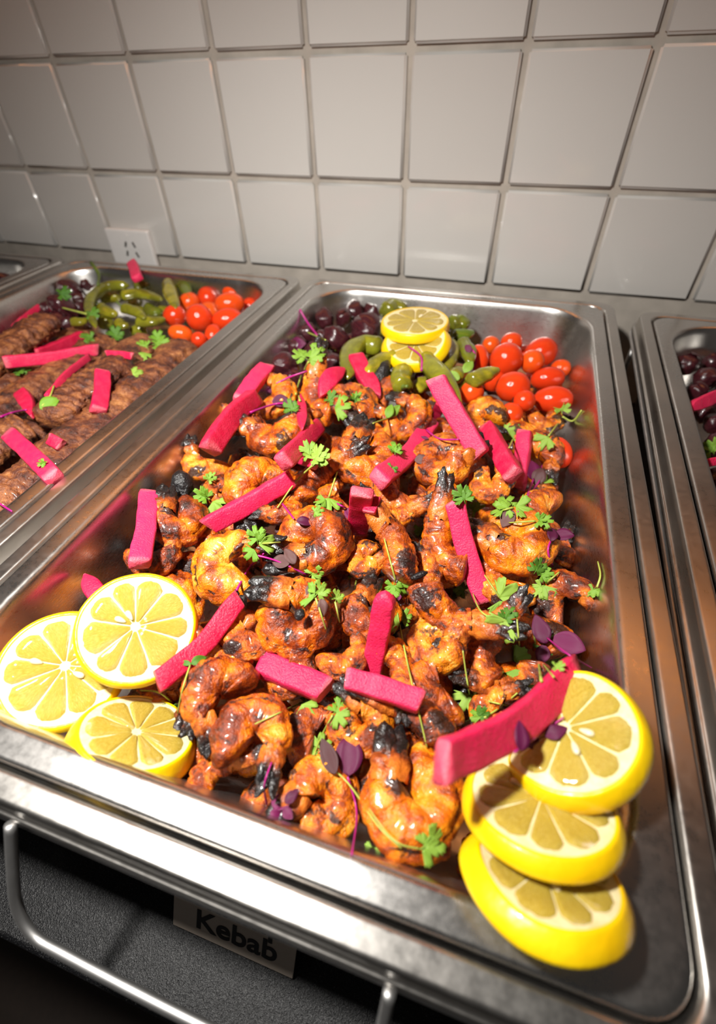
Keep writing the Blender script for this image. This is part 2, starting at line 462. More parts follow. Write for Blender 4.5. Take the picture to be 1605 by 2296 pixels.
# ------------------------------------------------------------------ steel pans
def rr(hx, hy, r, n=9):
    out = []
    for cx, cy, a0 in ((hx - r, hy - r, 0), (-hx + r, hy - r, PI / 2), (-hx + r, -hy + r, PI), (hx - r, -hy + r, 1.5 * PI)):
        for k in range(n + 1):
            a = a0 + PI / 2 * k / n
            out.append((cx + r * math.cos(a), cy + r * math.sin(a)))
    return out
def loft(rings, close_first=False, close_last=False):
    V = []; Fc = []; m = None
    for hx, hy, r, z in rings:
        p = rr(hx, hy, r); m = len(p); V += [Vector((a, b, z)) for a, b in p]
    for i in range(len(rings) - 1):
        for j in range(m):
            k = (j + 1) % m
            Fc.append((i * m + j, i * m + k, (i + 1) * m + k, (i + 1) * m + j))
    if close_first: Fc.append(tuple(reversed(range(m))))
    if close_last: Fc.append(tuple(range((len(rings) - 1) * m, len(rings) * m)))
    return V, Fc
IX, IY, CRR = 0.150, 0.2597, 0.052
def off(d, z):
    r = CRR + d if d < .001 else max(.017, CRR - (d - .001) * 4.2)
    return (IX + d, IY + d, r, z)
pan_prof = [off(-.040, -.064), off(-.0265, -.0635), off(-.021, -.060), off(-.018, -.054), off(-.0150, -.046), off(-.0085, -.022), off(-.0045, -.007),
            off(-.0032, -.0026), off(-.0020, -.0008), off(-.0006, -.0001), off(.0003, .0), off(.0012, .0), off(.0085, .0), off(.0094, -.0001), off(.0102, -.0008), off(.0106, -.0020), off(.0106, -.0032),
            off(.0092, -.0034), off(.0, -.0018), off(-.0032, -.008), off(-.0136, -.046), off(-.0166, -.056), off(-.022, -.0625), off(-.030, -.0655), off(-.040, -.0656)]
V, Fc = loft(pan_prof, True, False)
Fc = [Fc[-1]] + Fc[:-1]
pan_mesh = new_mesh('food_pan', V, [tuple(reversed(f)) for f in Fc]); pan_mesh.materials.append(M['steel'])
frame_prof = [off(.004, -.0500), off(.0085, -.0065), off(.0110, -.0055), off(.0118, -.0040), off(.0124, -.0014), off(.0130, -.0005), off(.0138, -.0002), off(.0146, -.0002), off(.0205, -.0002), off(.0214, -.0003), off(.0221, -.0009),
              off(.0226, -.0040), off(.0230, -.0095), off(.0236, -.0112), off(.0243, -.0110), off(.0250, -.0115), off(.0253, -.0130), off(.0250, -.0150), off(.0242, -.0160), off(.0215, -.0160), off(.0180, -.0100), off(.0100, -.0090), off(.0060, -.0180), off(.002, -.100), off(-.004, -.108), off(-.03, -.110)]
V, Fc = loft(frame_prof, False, True)
frame_mesh = new_mesh('water_pan', V, [tuple(reversed(f)) for f in Fc]); frame_mesh.materials.append(M['steel_frame'])
# rim rod under the lip
V, Fc = loft([off(.0240 + .0019 * math.cos(a), -.0200 + .0019 * math.sin(a)) for a in [2 * PI * k / 8 for k in range(9)]])
rod_mesh = new_mesh('support_rod', V, Fc); rod_mesh.materials.append(M['steel_wire'])
hp = smooth_path([(-.0752, -.286, -.012), (-.0752, -.297, -.030), (-.0745, -.3075, -.048), (-.066, -.3135, -.0575), (-.050, -.3145, -.0590), (0, -.3150, -.0592), (.050, -.3145, -.0590), (.066, -.3135, -.0575), (.0745, -.3075, -.048), (.0752, -.297, -.030), (.0752, -.286, -.012)], 60)
V, Fc = tube(hp, 0.0022, 10); handle_mesh = new_mesh('handle', V, Fc); handle_mesh.materials.append(M['steel_wire'])
legp = [Vector((0, 0, -.012)), Vector((0, 0, -.1375))]
V, Fc = tube(legp, 0.0025, 8); leg_mesh = new_mesh('leg', V, Fc); leg_mesh.materials.append(M['steel_wire'])
dishes = [((0, 0, 0), 0, 'grilled shrimp'), ((-.3555, -.002, 0), 0, 'ground meat kebabs'), ((.3615, -.012, -.002), -0.026, 'dark onions beside the gap'), ((-.711, -.004, 0), 0, 'onions next to the kebab pan')]
DM = []
for loc, yaw, what in dishes:
    mw = Matrix.Translation(loc) @ Matrix.Rotation(yaw, 4, 'Z'); DM.append(mw)
    fp = obj('food_pan', pan_mesh, None, None, mw); tag(fp, 'shallow stainless steel food pan holding ' + what, 'pan')
    e = empty('chafer_stand', mw @ Matrix.Translation((0, 0, -.110)), 'steel chafing stand under the pan of ' + what, 'chafing dish')
    up = Matrix.Translation((0, 0, .110))
    obj('water_pan', frame_mesh, None, e, up); obj('support_rod', rod_mesh, None, e, up)
    obj('handle', handle_mesh, None, e, up)
    for sx in (-1, 1):
        for sy in (-1, 1):
            obj('leg', leg_mesh, None, e, up @ Matrix.Translation((sx * .168, sy * .262, 0)))

# dish card
cm = Matrix.Translation((-.0050, -.2948, -.1375)) @ Matrix.Rotation(math.radians(60), 4, 'X')
card = empty('dish_card', cm, 'small paper name card reading Shrimp Kebab under the pan rim', 'sign')
bmc = box('card', 0, 0.030, 0, 0.070, 0.060, 0.0008, 0.0003); csh = obj('card_sheet', bmc, M['card_paper'], card)
for txt, y, sz in (('Kebab', 0.0065, 0.0185), ('Shrimp', 0.0225, 0.0185)):
    cu = bpy.data.curves.new('lettering', 'FONT'); cu.body = txt; cu.size = sz; cu.align_x = 'CENTER'; cu.extrude = 0.0001; cu.offset = 0.00035
    cu.materials.append(M['card_ink'])
    t = bpy.data.objects.new('lettering', cu); C.objects.link(t); bpy.context.view_layer.update()
    me = bpy.data.meshes.new_from_object(t.evaluated_get(bpy.context.evaluated_depsgraph_get())); bpy.data.objects.remove(t)
    me.name = 'lettering'
    t = obj('lettering', me, M['card_ink'], csh); t.location = (0.002, y, 0.0006)

# ------------------------------------------------------------------ heap collision mesh
HV, HF = [], []
def heap_add(mesh, mw):
    b = len(HV)
    HV.extend([mw @ v.co for v in mesh.vertices]); HF.extend([tuple(b + i for i in p.vertices) for p in mesh.polygons])
for mw in DM[:3]:
    heap_add(pan_mesh, mw)
TREE = None
def rebuild():
    global TREE
    TREE = BVHTree.FromPolygons(HV, HF)
def hit(u, v):
    d = ray(u, v).normalized()
    loc, n, i, dist = TREE.ray_cast(CAM, d)
    if loc is None: return P(u, v, -0.03), UP
    if n.dot(d) > 0: n = -n
    return loc, n

# ------------------------------------------------------------------ shrimp
def make_shrimp(seed, span, R0, R1, r0, r1, mirror=False, straight=False):
    rnd = random.Random(seed); o = seed * 3.17
    n, ns = (64, 26); pts = []
    sp = math.radians(span)
    for i in range(n):
        s = i / (n - 1); a = -PI / 2 + sp * s
        Rr = R0 + (R1 - R0) * s ** 1.2
        x = Rr * math.cos(a); y = Rr * math.sin(a)
        if mirror: y = -y
        pts.append(Vector((x, y, 0.0035 * math.sin(s * 5 + seed) + 0.007 * s - .003)))
    V = []; Fc = []; char = []
    for i in range(n):
        s = i / (n - 1)
        t = (pts[min(i + 1, n - 1)] - pts[max(i - 1, 0)]).normalized()
        N = Vector((0, 0, 1)); B = t.cross(N).normalized()
        out = B if B.dot(Vector((pts[i].x, pts[i].y, 0))) > 0 else -B
        e = min(1.0, (s / 0.09)) ; e = math.sqrt(max(0.02, 1 - (1 - e) ** 2))
        rad = (r0 + (r1 - r0) * s ** 1.1) * e
        seg = abs(((s * 6.2 + .3) % 1.0) - 0.5) * 2          # 1 at joints
        rad *= 1 - 0.09 * max(0, (seg - 0.72) / 0.28)
        for j in range(ns):
            a = 2 * PI * j / ns
            k = 1.0
            c_ = 0.0
            da = abs((a - 0.75 + PI) % (2 * PI) - PI)           # dorsal cut
            g = math.exp(-(da / 0.16) ** 2) * min(1, s * 4) * (1 - s) ** .3
            k -= 0.20 * g; c_ += 0.62 * g
            flat = 1.0 if math.cos(a) > -0.2 else 0.92
            rin = 1.02 if math.cos(a) > 0 else (min(1.9, 1.0 * Vector((pts[i].x, pts[i].y, 0)).length / max(rad, 1e-5)) if not straight else .95)
            p = pts[i] + out * (math.cos(a) * rad * k * rin) + N * (math.sin(a) * rad * k * 0.88)
            q = p * 1.0
            d = nz(q, 85, o) * 0.0024 + nz(q, 210, o + 5) * 0.0012 + nz(q, 480, o + 9) * 0.0005
            dirv = (p - pts[i]).normalized() if (p - pts[i]).length > 1e-6 else N
            p = p + dirv * d
            c_ += max(0, nz(q, 60, o + 20) - 0.12) * 1.5
            c_ += max(0, s - 0.84) * 2.5
            V.append(p); char.append(c_)
    for i in range(n - 1):
        for j in range(ns):
            k = (j + 1) % ns
            Fc.append((i * ns + j, i * ns + k, (i + 1) * ns + k, (i + 1) * ns + j))
    for i0 in (0, n - 1):
        V.append(pts[i0]); char.append(0.3); ci = len(V) - 1
        for j in range(ns): Fc.append((ci, i0 * ns + (j + 1) % ns, i0 * ns + j) if i0 == 0 else (ci, i0 * ns + j, i0 * ns + (j + 1) % ns))
    # tail shell
    tdir = (pts[-1] - pts[-3]).normalized()
    outw = Vector((pts[-1].x, pts[-1].y, 0)).normalized()
    d0 = (tdir * 0.75 + outw * (0.65 if not straight else 0.15)).normalized()
    base = pts[-1] - tdir * 0.003
    TV, TF, TC = [], [], []
    def petal(ang, ln, w, th, lift, c0):
        d = (Matrix.Rotation(ang, 3, 'Z') @ d0); side = Vector((0, 0, 1)).cross(d).normalized()
        m = 18; q = 18; b0 = len(TV)
        for i in range(m):
            s = i / (m - 1)
            wv = w * (0.85 + 0.28 * math.sin(PI * s) - .38 * s) * (1 if s < .92 else .8 - .5 * (s - .92) / .08)
            tv = th * (1 - 0.72 * s)
            c = base + d * ln * s + Vector((0, 0, lift * s * s + 0.002 * math.sin(s * 4)))
            for j in range(q):
                a = 2 * PI * j / q
                p = c + side * (wv * math.cos(a)) + Vector((0, 0, 1)) * (tv * math.sin(a) * (1 + 0.22 * math.cos(3 * a) + .25 * math.cos(7 * a + ang * 5)))
                p += Vector((0, 0, 1)) * nz(p, 220, o + ang * 9) * 0.0020 + side * nz(p, 260, o + 31) * 0.0016 + d * nz(p, 400, o + 41) * .0022 * s
                TV.append(p); TC.append(c0 + s * 0.75)
        for i in range(m - 1):
            for j in range(q):
                k = (j + 1) % q
                TF.append((b0 + i * q + j, b0 + i * q + k, b0 + (i + 1) * q + k, b0 + (i + 1) * q + j))
        TF.append(tuple(b0 + (m - 1) * q + j for j in range(q)))
    if straight:
        petal(0.0, 0.030, r1 * 0.95, r1 * 0.85, 0.002, 0.0)
        petal(0.08, 0.041, r1 * 0.55, r1 * 0.45, 0.003, 0.2); petal(-0.10, 0.039, r1 * 0.55, r1 * 0.45, 0.001, 0.2)
    else:
        petal(0.0, 0.020, r1 * 0.95, r1 * 0.85, 0.0, 0.10)
        petal(0.17, 0.027, r1 * 0.62, r1 * 0.45, 0.003, 0.35); petal(-0.16, 0.026, r1 * 0.60, r1 * 0.42, 0.001, 0.35)
    # centre on body
    cx = sum((v.x for v in V)) / len(V); cy = sum((v.y for v in V)) / len(V); c = Vector((cx, cy, 0))
    V = [v - c for v in V]; TV = [v - c for v in TV]
    tip = sum(TV, Vector()) / len(TV)
    bm_ = new_mesh('shrimp_body', V, Fc); set_attr(bm_, 'char', char); bm_.materials.append(M['shrimp'])
    tm_ = new_mesh('shrimp_tail', TV, TF); set_attr(tm_, 'char', TC); tm_.materials.append(M['char_shell'])
    xs = [v.x for v in V]; ys = [v.y for v in V]
    dia = 0.5 * ((max(xs) - min(xs)) + (max(ys) - min(ys)))
    return dict(body=bm_, tail=tm_, dia=dia, ta=math.atan2(tip.y, tip.x), thick=2 * r0)
SV = {
 'A': make_shrimp(1, 300, .0145, .0122, .0122, .0082),
 'B': make_shrimp(2, 280, .0148, .0125, .0126, .0078, mirror=True),
 'C': make_shrimp(3, 315, .0142, .0128, .0120, .0086),
 'D': make_shrimp(4, 265, .0150, .0130, .0124, .0082, mirror=True),
 'E': make_shrimp(9, 335, .0120, .0108, .0136, .0105),
 'G': make_shrimp(11, 325, .0122, .0112, .0138, .0100, mirror=True),
 'H': make_shrimp(5, 225, .0155, .0138, .0128, .0086),
 'J': make_shrimp(6, 210, .0160, .0142, .0130, .0084, mirror=True),
 'T': make_shrimp(7, 85, .0280, .0300, .0128, .0100, straight=True),
 'U': make_shrimp(8, 105, .0235, .0250, .0128, .0098, mirror=True, straight=True),
}
SGR = 'grilled shrimp heaped in the centre pan'
def shrimp(u, v, dia, kind, tail, z=-0.02, k=0.35, ex=(0, 0, 0), label=None, group=SGR):
    d = SV[kind]; p = P(u, v, z); n = blend_n(p, k, ex)
    s = 1.08 * dia * m_per_px(p) / d['dia']
    x = img_dir(u, v, p, n, tail)
    mw = xform(p, x, n, s, -d['ta'])
    e = empty('grilled_shrimp', mw, label, 'shrimp', group)
    obj('body', d['body'], None, e); obj('tail', d['tail'], None, e)
    heap_add(d['body'], mw); heap_add(d['tail'], mw)
SH = [
 # u, v, dia, kind, tail angle, z, k, extra normal, label
 (670, 1385, 172, 'E', 140, -.012, .55, (0, 0, 0), 'plump curled shrimp with a black square char flake on its face'),
 (708, 1215, 165, 'G', 215, -.012, .5, (0, 0, 0), 'curled shrimp with a dark curved cut beneath the small brown leaves'),
 (505, 1265, 165, 'B', 20, -.014, .45, (0, 0, 0), 'curled shrimp with a broad black shell patch beside the upper lemon slice'),
 (400, 1170, 125, 'G', 120, -.020, .45, (.1, 0, 0), 'shrimp beside the upright radish stick at the pan wall'),
 (575, 1085, 140, 'H', 250, -.014, .4, (0, 0, 0), 'orange shrimp under the upper end of the long pink stick'),
 (820, 1030, 150, 'G', 100, -.010, .45, (0, 0, 0), 'bright orange curled shrimp next to the bushy parsley sprig'),
 (992, 1035, 135, 'E', 10, -.014, .4, (0, 0, 0), 'curled shrimp with a browned edge right of the bent radish stick'),
 (1100, 1085, 95, 'C', 60, -.020, .4, (0, 0, 0), 'small shrimp below the pair of crossing radish sticks'),
 (625, 975, 130, 'J', 165, -.010, .4, (0, 0, 0), 'bright orange shrimp with a black pointed tail by the curved radish stick'),
 (622, 890, 98, 'H', 120, -.012, .3, (0, 0, 0), 'orange shrimp next to the dark roasted onions'),
 (790, 905, 112, 'E', 260, -.010, .35, (0, 0, 0), 'orange shrimp with a flat parsley leaf lying on it'),
 (925, 935, 95, 'H', 130, -.016, .35, (0, 0, 0), 'small shrimp behind the bent radish stick near the peppers'),
 (1080, 935, 95, 'A', -60, -.018, .35, (0, 0, 0), 'orange shrimp curled beside the small orange tomato'),
 (1215, 1010, 95, 'J', -70, -.030, .35, (0, 0, 0), 'shrimp resting against the single red tomato by the pan wall'),
 (1222, 945, 80, 'D', 150, -.032, .35, (0, 0, 0), 'browned shrimp below the row of tomatoes at the pan wall'),
 (1155, 1215, 175, 'G', 170, -.016, .4, (0, 0, 0), 'large brown spiced shrimp with a charred knob beside the pink stick'),
 (1212, 1145, 108, 'H', -60, -.030, .35, (0, 0, 0), 'shrimp with a big black tail hanging toward the pan wall'),
 (1255, 1340, 135, 'D', -20, -.026, .4, (0, 0, 0), 'shrimp lying against the bare right wall of the pan'),
 (998, 1235, 120, 'U', 95, -.018, .4, (0, 0, 0), 'slim shrimp stretched along the left side of the pink stick'),
 (888, 1240, 118, 'T', 120, -.010, .5, (0, 0, 0), 'shrimp with a long glossy charred tail shell pointing to the wall'),
 (815, 1255, 95, 'C', 0, -.018, .4, (0, 0, 0), 'small curled shrimp under a single green leaf'),
 (828, 1380, 130, 'G', 90, -.020, .4, (0, 0, 0), 'brown crusted shrimp left of the pale tapered radish stick'),
 (990, 1365, 125, 'T', -25, -.010, .45, (0, 0, 0), 'shrimp with a long orange tail ending in a black point'),
 (980, 1445, 130, 'E', 30, -.018, .4, (0, 0, 0), 'curled shrimp under the long charred tail point'),
 (968, 1550, 135, 'J', 80, -.022, .4, (0, 0, 0), 'orange shrimp crossed by a long thin stem'),
 (1088, 1475, 120, 'U', 60, -.026, .4, (0, 0, 0), 'pale shrimp standing on end next to the dark gap'),
 (1195, 1425, 130, 'T', 175, -.030, .4, (0, 0, 0), 'shrimp lying crosswise under the purple leaves'),
 (1110, 1600, 125, 'B', 45, -.030, .4, (0, 0, 0), 'brown shrimp under the upper part of the longest radish stick'),
 (945, 1615, 125, 'T', 155, -.016, .45, (0, 0, 0), 'shrimp with orange body and black tail below the short radish stick'),
 (772, 1480, 105, 'H', 60, -.022, .4, (0, 0, 0), 'smooth yellow shrimp between the two crossing radish sticks'),
 (485, 1545, 150, 'H', 260, -.014, .4, (0, 0, 0), 'shrimp with a large black tail shell beside the thick lemon slice'),
 (572, 1635, 175, 'B', -70, -.014, .45, (0, 0, 0), 'big orange shrimp with a glossy sauce pool near the pan front'),
 (812, 1625, 140, 'E', 110, -.020, .45, (0, 0, 0), 'shrimp below the short radish sticks with dark purple leaves on it'),
 (722, 1790, 172, 'E', 200, -.026, .5, (0, 0, 0), 'round shrimp with dark spots standing near the front rim'),
 (925, 1800, 226, 'G', 115, -.017, .5, (0, 0, 0), 'largest shrimp at the pan front beside the lemon slices'),
 (475, 1735, 100, 'U', 20, -.026, .4, (0, 0, 0), 'shrimp end poking out beside the thick lemon slice'),
 (345, 1255, 105, 'H', 40, -.024, .4, (.1, 0, 0), 'shrimp below the upright radish stick above the lemons'),
 (335, 1580, 110, 'J', 20, -.034, .4, (0, 0, 0), 'shrimp tucked between the three lemon slices'),
 (455, 1045, 90, 'J', 120, -.020, .4, (0, 0, 0), 'shrimp at the pan wall below the curved radish stick'),
 (700, 1085, 105, 'U', 30, -.016, .4, (0, 0, 0), 'shrimp under the bushy parsley stem'),
 (880, 1110, 115, 'H', -20, -.016, .4, (0, 0, 0), 'orange shrimp above the folded pink slice'),
 (870, 1155, 85, 'T', 10, -.012, .4, (0, 0, 0), 'shrimp tail shell with black tip beside the folded pink slice'),
 (995, 1115, 90, 'C', -60, -.018, .4, (0, 0, 0), 'shrimp with a dark purple char at the top of the pink stick'),
 (945, 1290, 95, 'H', 90, -.024, .4, (0, 0, 0), 'shrimp beneath the long tail shell'),
 (555, 962, 88, 'H', 200, -.016, .35, (0, 0, 0), 'shrimp partly covered by the curved radish stick'),
 (640, 1135, 110, 'D', 200, -.020, .4, (0, 0, 0), 'shrimp under the lower end of the long pink stick'),
 (750, 1130, 95, 'J', 80, -.022, .4, (0, 0, 0), 'shrimp under the round green leaf'),
 (1130, 1320, 110, 'J', 120, -.026, .4, (0, 0, 0), 'shrimp under the broad parsley leaves beside the pink stick'),
 (1055, 1250, 95, 'H', -80, -.024, .4, (0, 0, 0), 'shrimp under the middle of the leaning pink stick'),
 (650, 1505, 120, 'C', 100, -.026, .4, (0, 0, 0), 'shrimp under the broad short radish stick'),
 (545, 1430, 110, 'J', 100, -.018, .45, (0, 0, 0), 'shrimp with a black shell between lemon and curled shrimp'),
 (510, 1470, 85, 'U', 150, -.020, .4, (0, 0, 0), 'striped brown shrimp tail below the leaning radish stick'),
 (1065, 1930, 95, 'U', 60, -.040, .4, (0, 0, 0), 'small shrimp piece beside the lowest lemon slice'),
 (900, 1690, 120, 'H', 150, -.030, .4, (0, 0, 0), 'shrimp behind the largest front shrimp'),
 (690, 1640, 115, 'J', 30, -.030, .4, (0, 0, 0), 'shaded shrimp in the gap below the parsley leaf'),
 (552, 938, 60, 'U', 168, -.024, .35, (0, 0, 0), 'shrimp with a black tail touching the left pan wall'),
 (715, 900, 95, 'U', 90, -.012, .35, (0, 0, 0), 'shrimp with an upright black tail next to the tapered pink slice'),
 (870, 880, 85, 'D', -20, -.016, .3, (0, 0, 0), 'shrimp between the radish slice and the peppers'),
 (1165, 960, 85, 'J', 100, -.026, .35, (0, 0, 0), 'dark shrimp under the wrinkled orange tomato'),
 (885, 1480, 105, 'U', -80, -.020, .4, (0, 0, 0), 'shrimp with a black drooping tail beside the pale radish stick'),
 (1165, 1530, 110, 'U', 185, -.030, .4, (0, 0, 0), 'shrimp with a flat black tail under the green leaves'),
 (600, 1800, 120, 'J', 0, -.044, .4, (0, 0, 0), 'black charred shrimp low in the front of the pan'),
 (1010, 1690, 100, 'D', 60, -.036, .4, (0, 0, 0), 'shrimp at the lower tip of the longest radish stick'),
 (430, 1690, 95, 'H', 100, -.034, .4, (0, 0, 0), 'shrimp beneath the black tail shell at the lemon'),
 (490, 1100, 80, 'C', -70, -.022, .4, (0, 0, 0), 'dark glazed shrimp between two parsley leaves'),
 (690, 960, 85, 'D', 45, -.020, .35, (0, 0, 0), 'shrimp half hidden behind the small spindle radish slice'),
 (860, 960, 85, 'C', 120, -.022, .35, (0, 0, 0), 'dark shrimp behind the bent radish stick'),
 (1270, 1240, 80, 'J', 90, -.038, .35, (0, 0, 0), 'shrimp edge below the big black tail'),
]
for (u, v, dia, kd, ta, z, k, ex, lab) in SH:
    shrimp(u, v, dia, kd, ta, z, k, ex, lab)
# lower layer that shows through the gaps
rl = random.Random(21)
kinds = list('ABCDHJ')
for iy in range(9):
    for ix in range(5):
        x = -.104 + ix * .050 + rl.uniform(-.006, .006) + (0.012 if iy % 2 else -.004); y = -.215 + iy * .046 + rl.uniform(-.006, .006)
        x = max(x, -.098)
        if x > .116 or (y < -.17 and abs(x) > .09): continue
        d = SV[rl.choice(kinds)]; mw = Matrix.Translation((x, y, -.041 + rl.uniform(-.004, .004) - max(0, x) * .06)) @ Matrix.Rotation(rl.uniform(0, 6.28), 4, 'Z') @ Matrix.Rotation(rl.uniform(-.2, .2), 4, 'X') @ Matrix.Scale(0.92, 4)
        e = empty('grilled_shrimp', mw, 'grilled shrimp in the bottom layer showing only through gaps', 'shrimp', 'shrimp of the bottom layer')
        obj('body', d['body'], None, e); obj('tail', d['tail'], None, e)
        heap_add(d['body'], mw); heap_add(d['tail'], mw)

# ------------------------------------------------------------------ tomatoes
def sphere_mesh(name, seed, sx=1, sy=1, sz=1, wr=0.02, dimple=0.08, nu=24, nv=16):
    V, Fc, UVc = [], [], []
    for i in range(nv + 1):
        th = PI * i / nv
        for j in range(nu):
            ph = 2 * PI * j / nu
            p = Vector((math.sin(th) * math.cos(ph), math.sin(th) * math.sin(ph), math.cos(th)))
            r = 1 + wr * nz(p, 1.6, seed) + wr * .5 * nz(p, 4, seed + 3)
            r -= dimple * math.exp(-(th / 0.28) ** 2)
            V.append(Vector((p.x * sx * r, p.y * sy * r, p.z * sz * r)))
    for i in range(nv):
        for j in range(nu):
            k = (j + 1) % nu
            Fc.append((i * nu + j, (i + 1) * nu + j, (i + 1) * nu + k, i * nu + k))
    m = new_mesh(name, V, Fc)
    uv = m.uv_layers.new(name='UVMap')
    for pl in m.polygons:
        for li in pl.loop_indices:
            vi = m.loops[li].vertex_index; i, j = divmod(vi, nu)
            jj = j if not (j == 0 and any((m.loops[q].vertex_index % nu) == nu - 1 for q in pl.loop_indices)) else nu
            uv.data[li].uv = (jj / nu, i / nv)
    return m
tom_m = [sphere_mesh('cherry_tomato', 1 + q, 1, 1, s, .025, .06) for q, s in enumerate((1.0, 1.12, 1.45, 1.3))]
for m in tom_m: m.materials.append(M['tomato'])
def cal_mesh():
    V, Fc = [], []
    for a in range(5):
        an = 2 * PI * a / 5; d = Vector((math.cos(an), math.sin(an), 0)); s = Vector((-d.y, d.x, 0)); b = len(V)
        for t, w, z in ((0, .10, .0), (.25, .14, .06), (.5, .07, .04), (.7, .005, .0)):
            V += [d * t + s * w + Vector((0, 0, z)), d * t - s * w + Vector((0, 0, z))]
        for i in range(3): Fc.append((b + 2 * i, b + 2 * i + 1, b + 2 * i + 3, b + 2 * i + 2))
    return new_mesh('calyx', V, Fc)
calyx = cal_mesh(); calyx.materials.append(M['pepper_stem'])
def tomato(u, v, rx, ry, z, label, group, ang=None, cal=False, nm='cherry_tomato'):
    p = P(u, v, z); mpp = m_per_px(p)
    long_ = max(rx, ry) / min(rx, ry)
    if ang is None: ang = 0 if rx > ry else 90
    n = blend_n(p, .55)
    mi = 0 if long_ < 1.1 else (1 if long_ < 1.25 else (3 if long_ < 1.45 else 2))
    s = min(rx, ry) * mpp * 1.10
    if long_ >= 1.1: zdir = img_dir(u, v, p, n, ang)
    else: zdir = Vector((random.uniform(-1, 1), random.uniform(-1, 1), random.uniform(-.3, .8))).normalized()
    xd = n if abs(zdir.dot(n)) < .9 else Vector((1, 0, 0))
    mw = Matrix.Translation(p) @ basis(xd, zdir).to_4x4() @ Matrix.Scale(s, 4)
    o = obj(nm, tom_m[mi], None, None, mw); tag(o, label, 'tomato', group)
    if cal: obj('calyx', calyx, None, o, Matrix.Translation((0, 0, 0.95)))
    heap_add(tom_m[mi], mw)
TG = 'tomatoes piled in the shrimp pan'; TL = 'glossy red cherry tomato in the pile beside the green peppers, shrimp pan'
for (u, v, rx, ry, z, ang, lab, cal) in [
  (1100, 774, 18, 19, -.020, None, None, False), (1147, 768, 24, 20, -.022, 0, None, True), (1213, 790, 33, 29, -.022, 25, 'large orange-red tomato against the back pan wall', False),
  (1135, 806, 35, 33, -.010, None, None, False), (1193, 811, 24, 24, -.012, None, None, False), (1228, 849, 42, 23, -.020, 5, 'long dented red plum tomato with two highlights, by the pan wall', False),
  (1150, 868, 35, 31, -.012, None, None, False), (1240, 896, 41, 27, -.022, 0, 'large oval orange tomato just below the dented plum tomato', False), (1175, 899, 23, 22, -.014, None, 'small bright tomato between the oval and the round tomato', False),
  (1058, 880, 25, 24, -.012, None, 'single orange tomato beside the radish stick and yellow pepper', False), (1146, 929, 24, 25, -.020, None, 'wrinkled orange tomato among the shrimp', False),
  (1252, 1015, 26, 34, -.034, 110, 'red tomato half hidden behind a shrimp at the pan wall', False), (1074, 803, 20, 30, -.020, 95, None, False),
  (1108, 852, 24, 24, -.026, None, None, False), (1257, 826, 22, 18, -.034, 0, 'half hidden tomato with a calyx at the pan wall', True), (1195, 860, 26, 26, -.040, None, None, False), (1110, 815, 24, 24, -.040, None, None, False), (1170, 800, 24, 24, -.042, None, None, False), (1230, 870, 26, 26, -.046, None, None, False)]:
    tomato(u, v, rx, ry, z, lab or TL, TG, ang, cal)
TG2 = 'tomatoes piled in the kebab pan'; TL2 = 'glossy red cherry tomato in the pile at the corner of the kebab pan'
for (u, v, rx, ry, z, ang) in [(392, 708, 24, 21, -.020, 25), (425, 678, 22, 19, -.022, 30), (465, 667, 19, 22, -.022, 100), (447, 713, 28, 27, -.010, None), (515, 681, 36, 21, -.010, 5),
  (521, 658, 26, 14, -.018, -15), (511, 717, 33, 22, -.014, 8), (446, 762, 16, 16, -.014, None), (478, 751, 17, 23, -.016, 80), (405, 748, 27, 17, -.018, -12), (560, 686, 15, 18, -.026, 80), (470, 700, 20, 20, -.030, None), (490, 735, 22, 22, -.036, None)]:
    tomato(u, v, rx, ry, z, TL2, TG2, ang)

# ------------------------------------------------------------------ peppers
def pepper(pix, w, z, label, group, stem=True, zs=None, seed=0):
    pts = [P(u, v, z + (zs[i] if zs else 0)) for i, (u, v) in enumerate(pix)]
    c0 = sum(pts, Vector()) / len(pts); r = w * .5 * m_per_px(c0)
    path = [p - c0 for p in smooth_path(pts, 22)]; o = seed * 2.3 + len(pix) + pix[0][0] * .1
    def sec(i, s, a):
        e = math.sqrt(max(0.03, 1 - (1 - min(1, s / .12)) ** 2)) * (1 - .55 * max(0, (s - .45) / .55) ** 1.6) * (math.sqrt(max(.03, 1 - ((s - .9) / .1) ** 2)) if s > .9 else 1)
        k = 1 + .16 * nz((math.cos(a), math.sin(a), s * 3), 1.5, o) + .08 * math.cos(3 * a + s * 4)
        return (r * e * k * math.cos(a) * .86, r * e * k * math.sin(a))
    V, Fc = sweep(path, sec, 16)
    e = empty('green_pepper', Matrix.Translation(c0), label, 'pepper', group)
    m = new_mesh('pepper_pod', V, Fc); obj('pod', m, M['pepper'], e); heap_add(m, Matrix.Translation(c0))
    if stem:
        t = (path[0] - path[2]).normalized()
        a = path[0] - t * r * .2
        sp = smooth_path([a, a + t * r * .7 + UP * r * .35, a + t * r * 1.5 + UP * r * .9], 8)
        V, Fc = tube(sp, lambda s: r * (.34 - .18 * min(1, s * 2.5)), 8)
        obj('stem', new_mesh('stem', V, Fc), M['pepper_stem'], e)
PG = 'roasted green peppers in the shrimp pan'
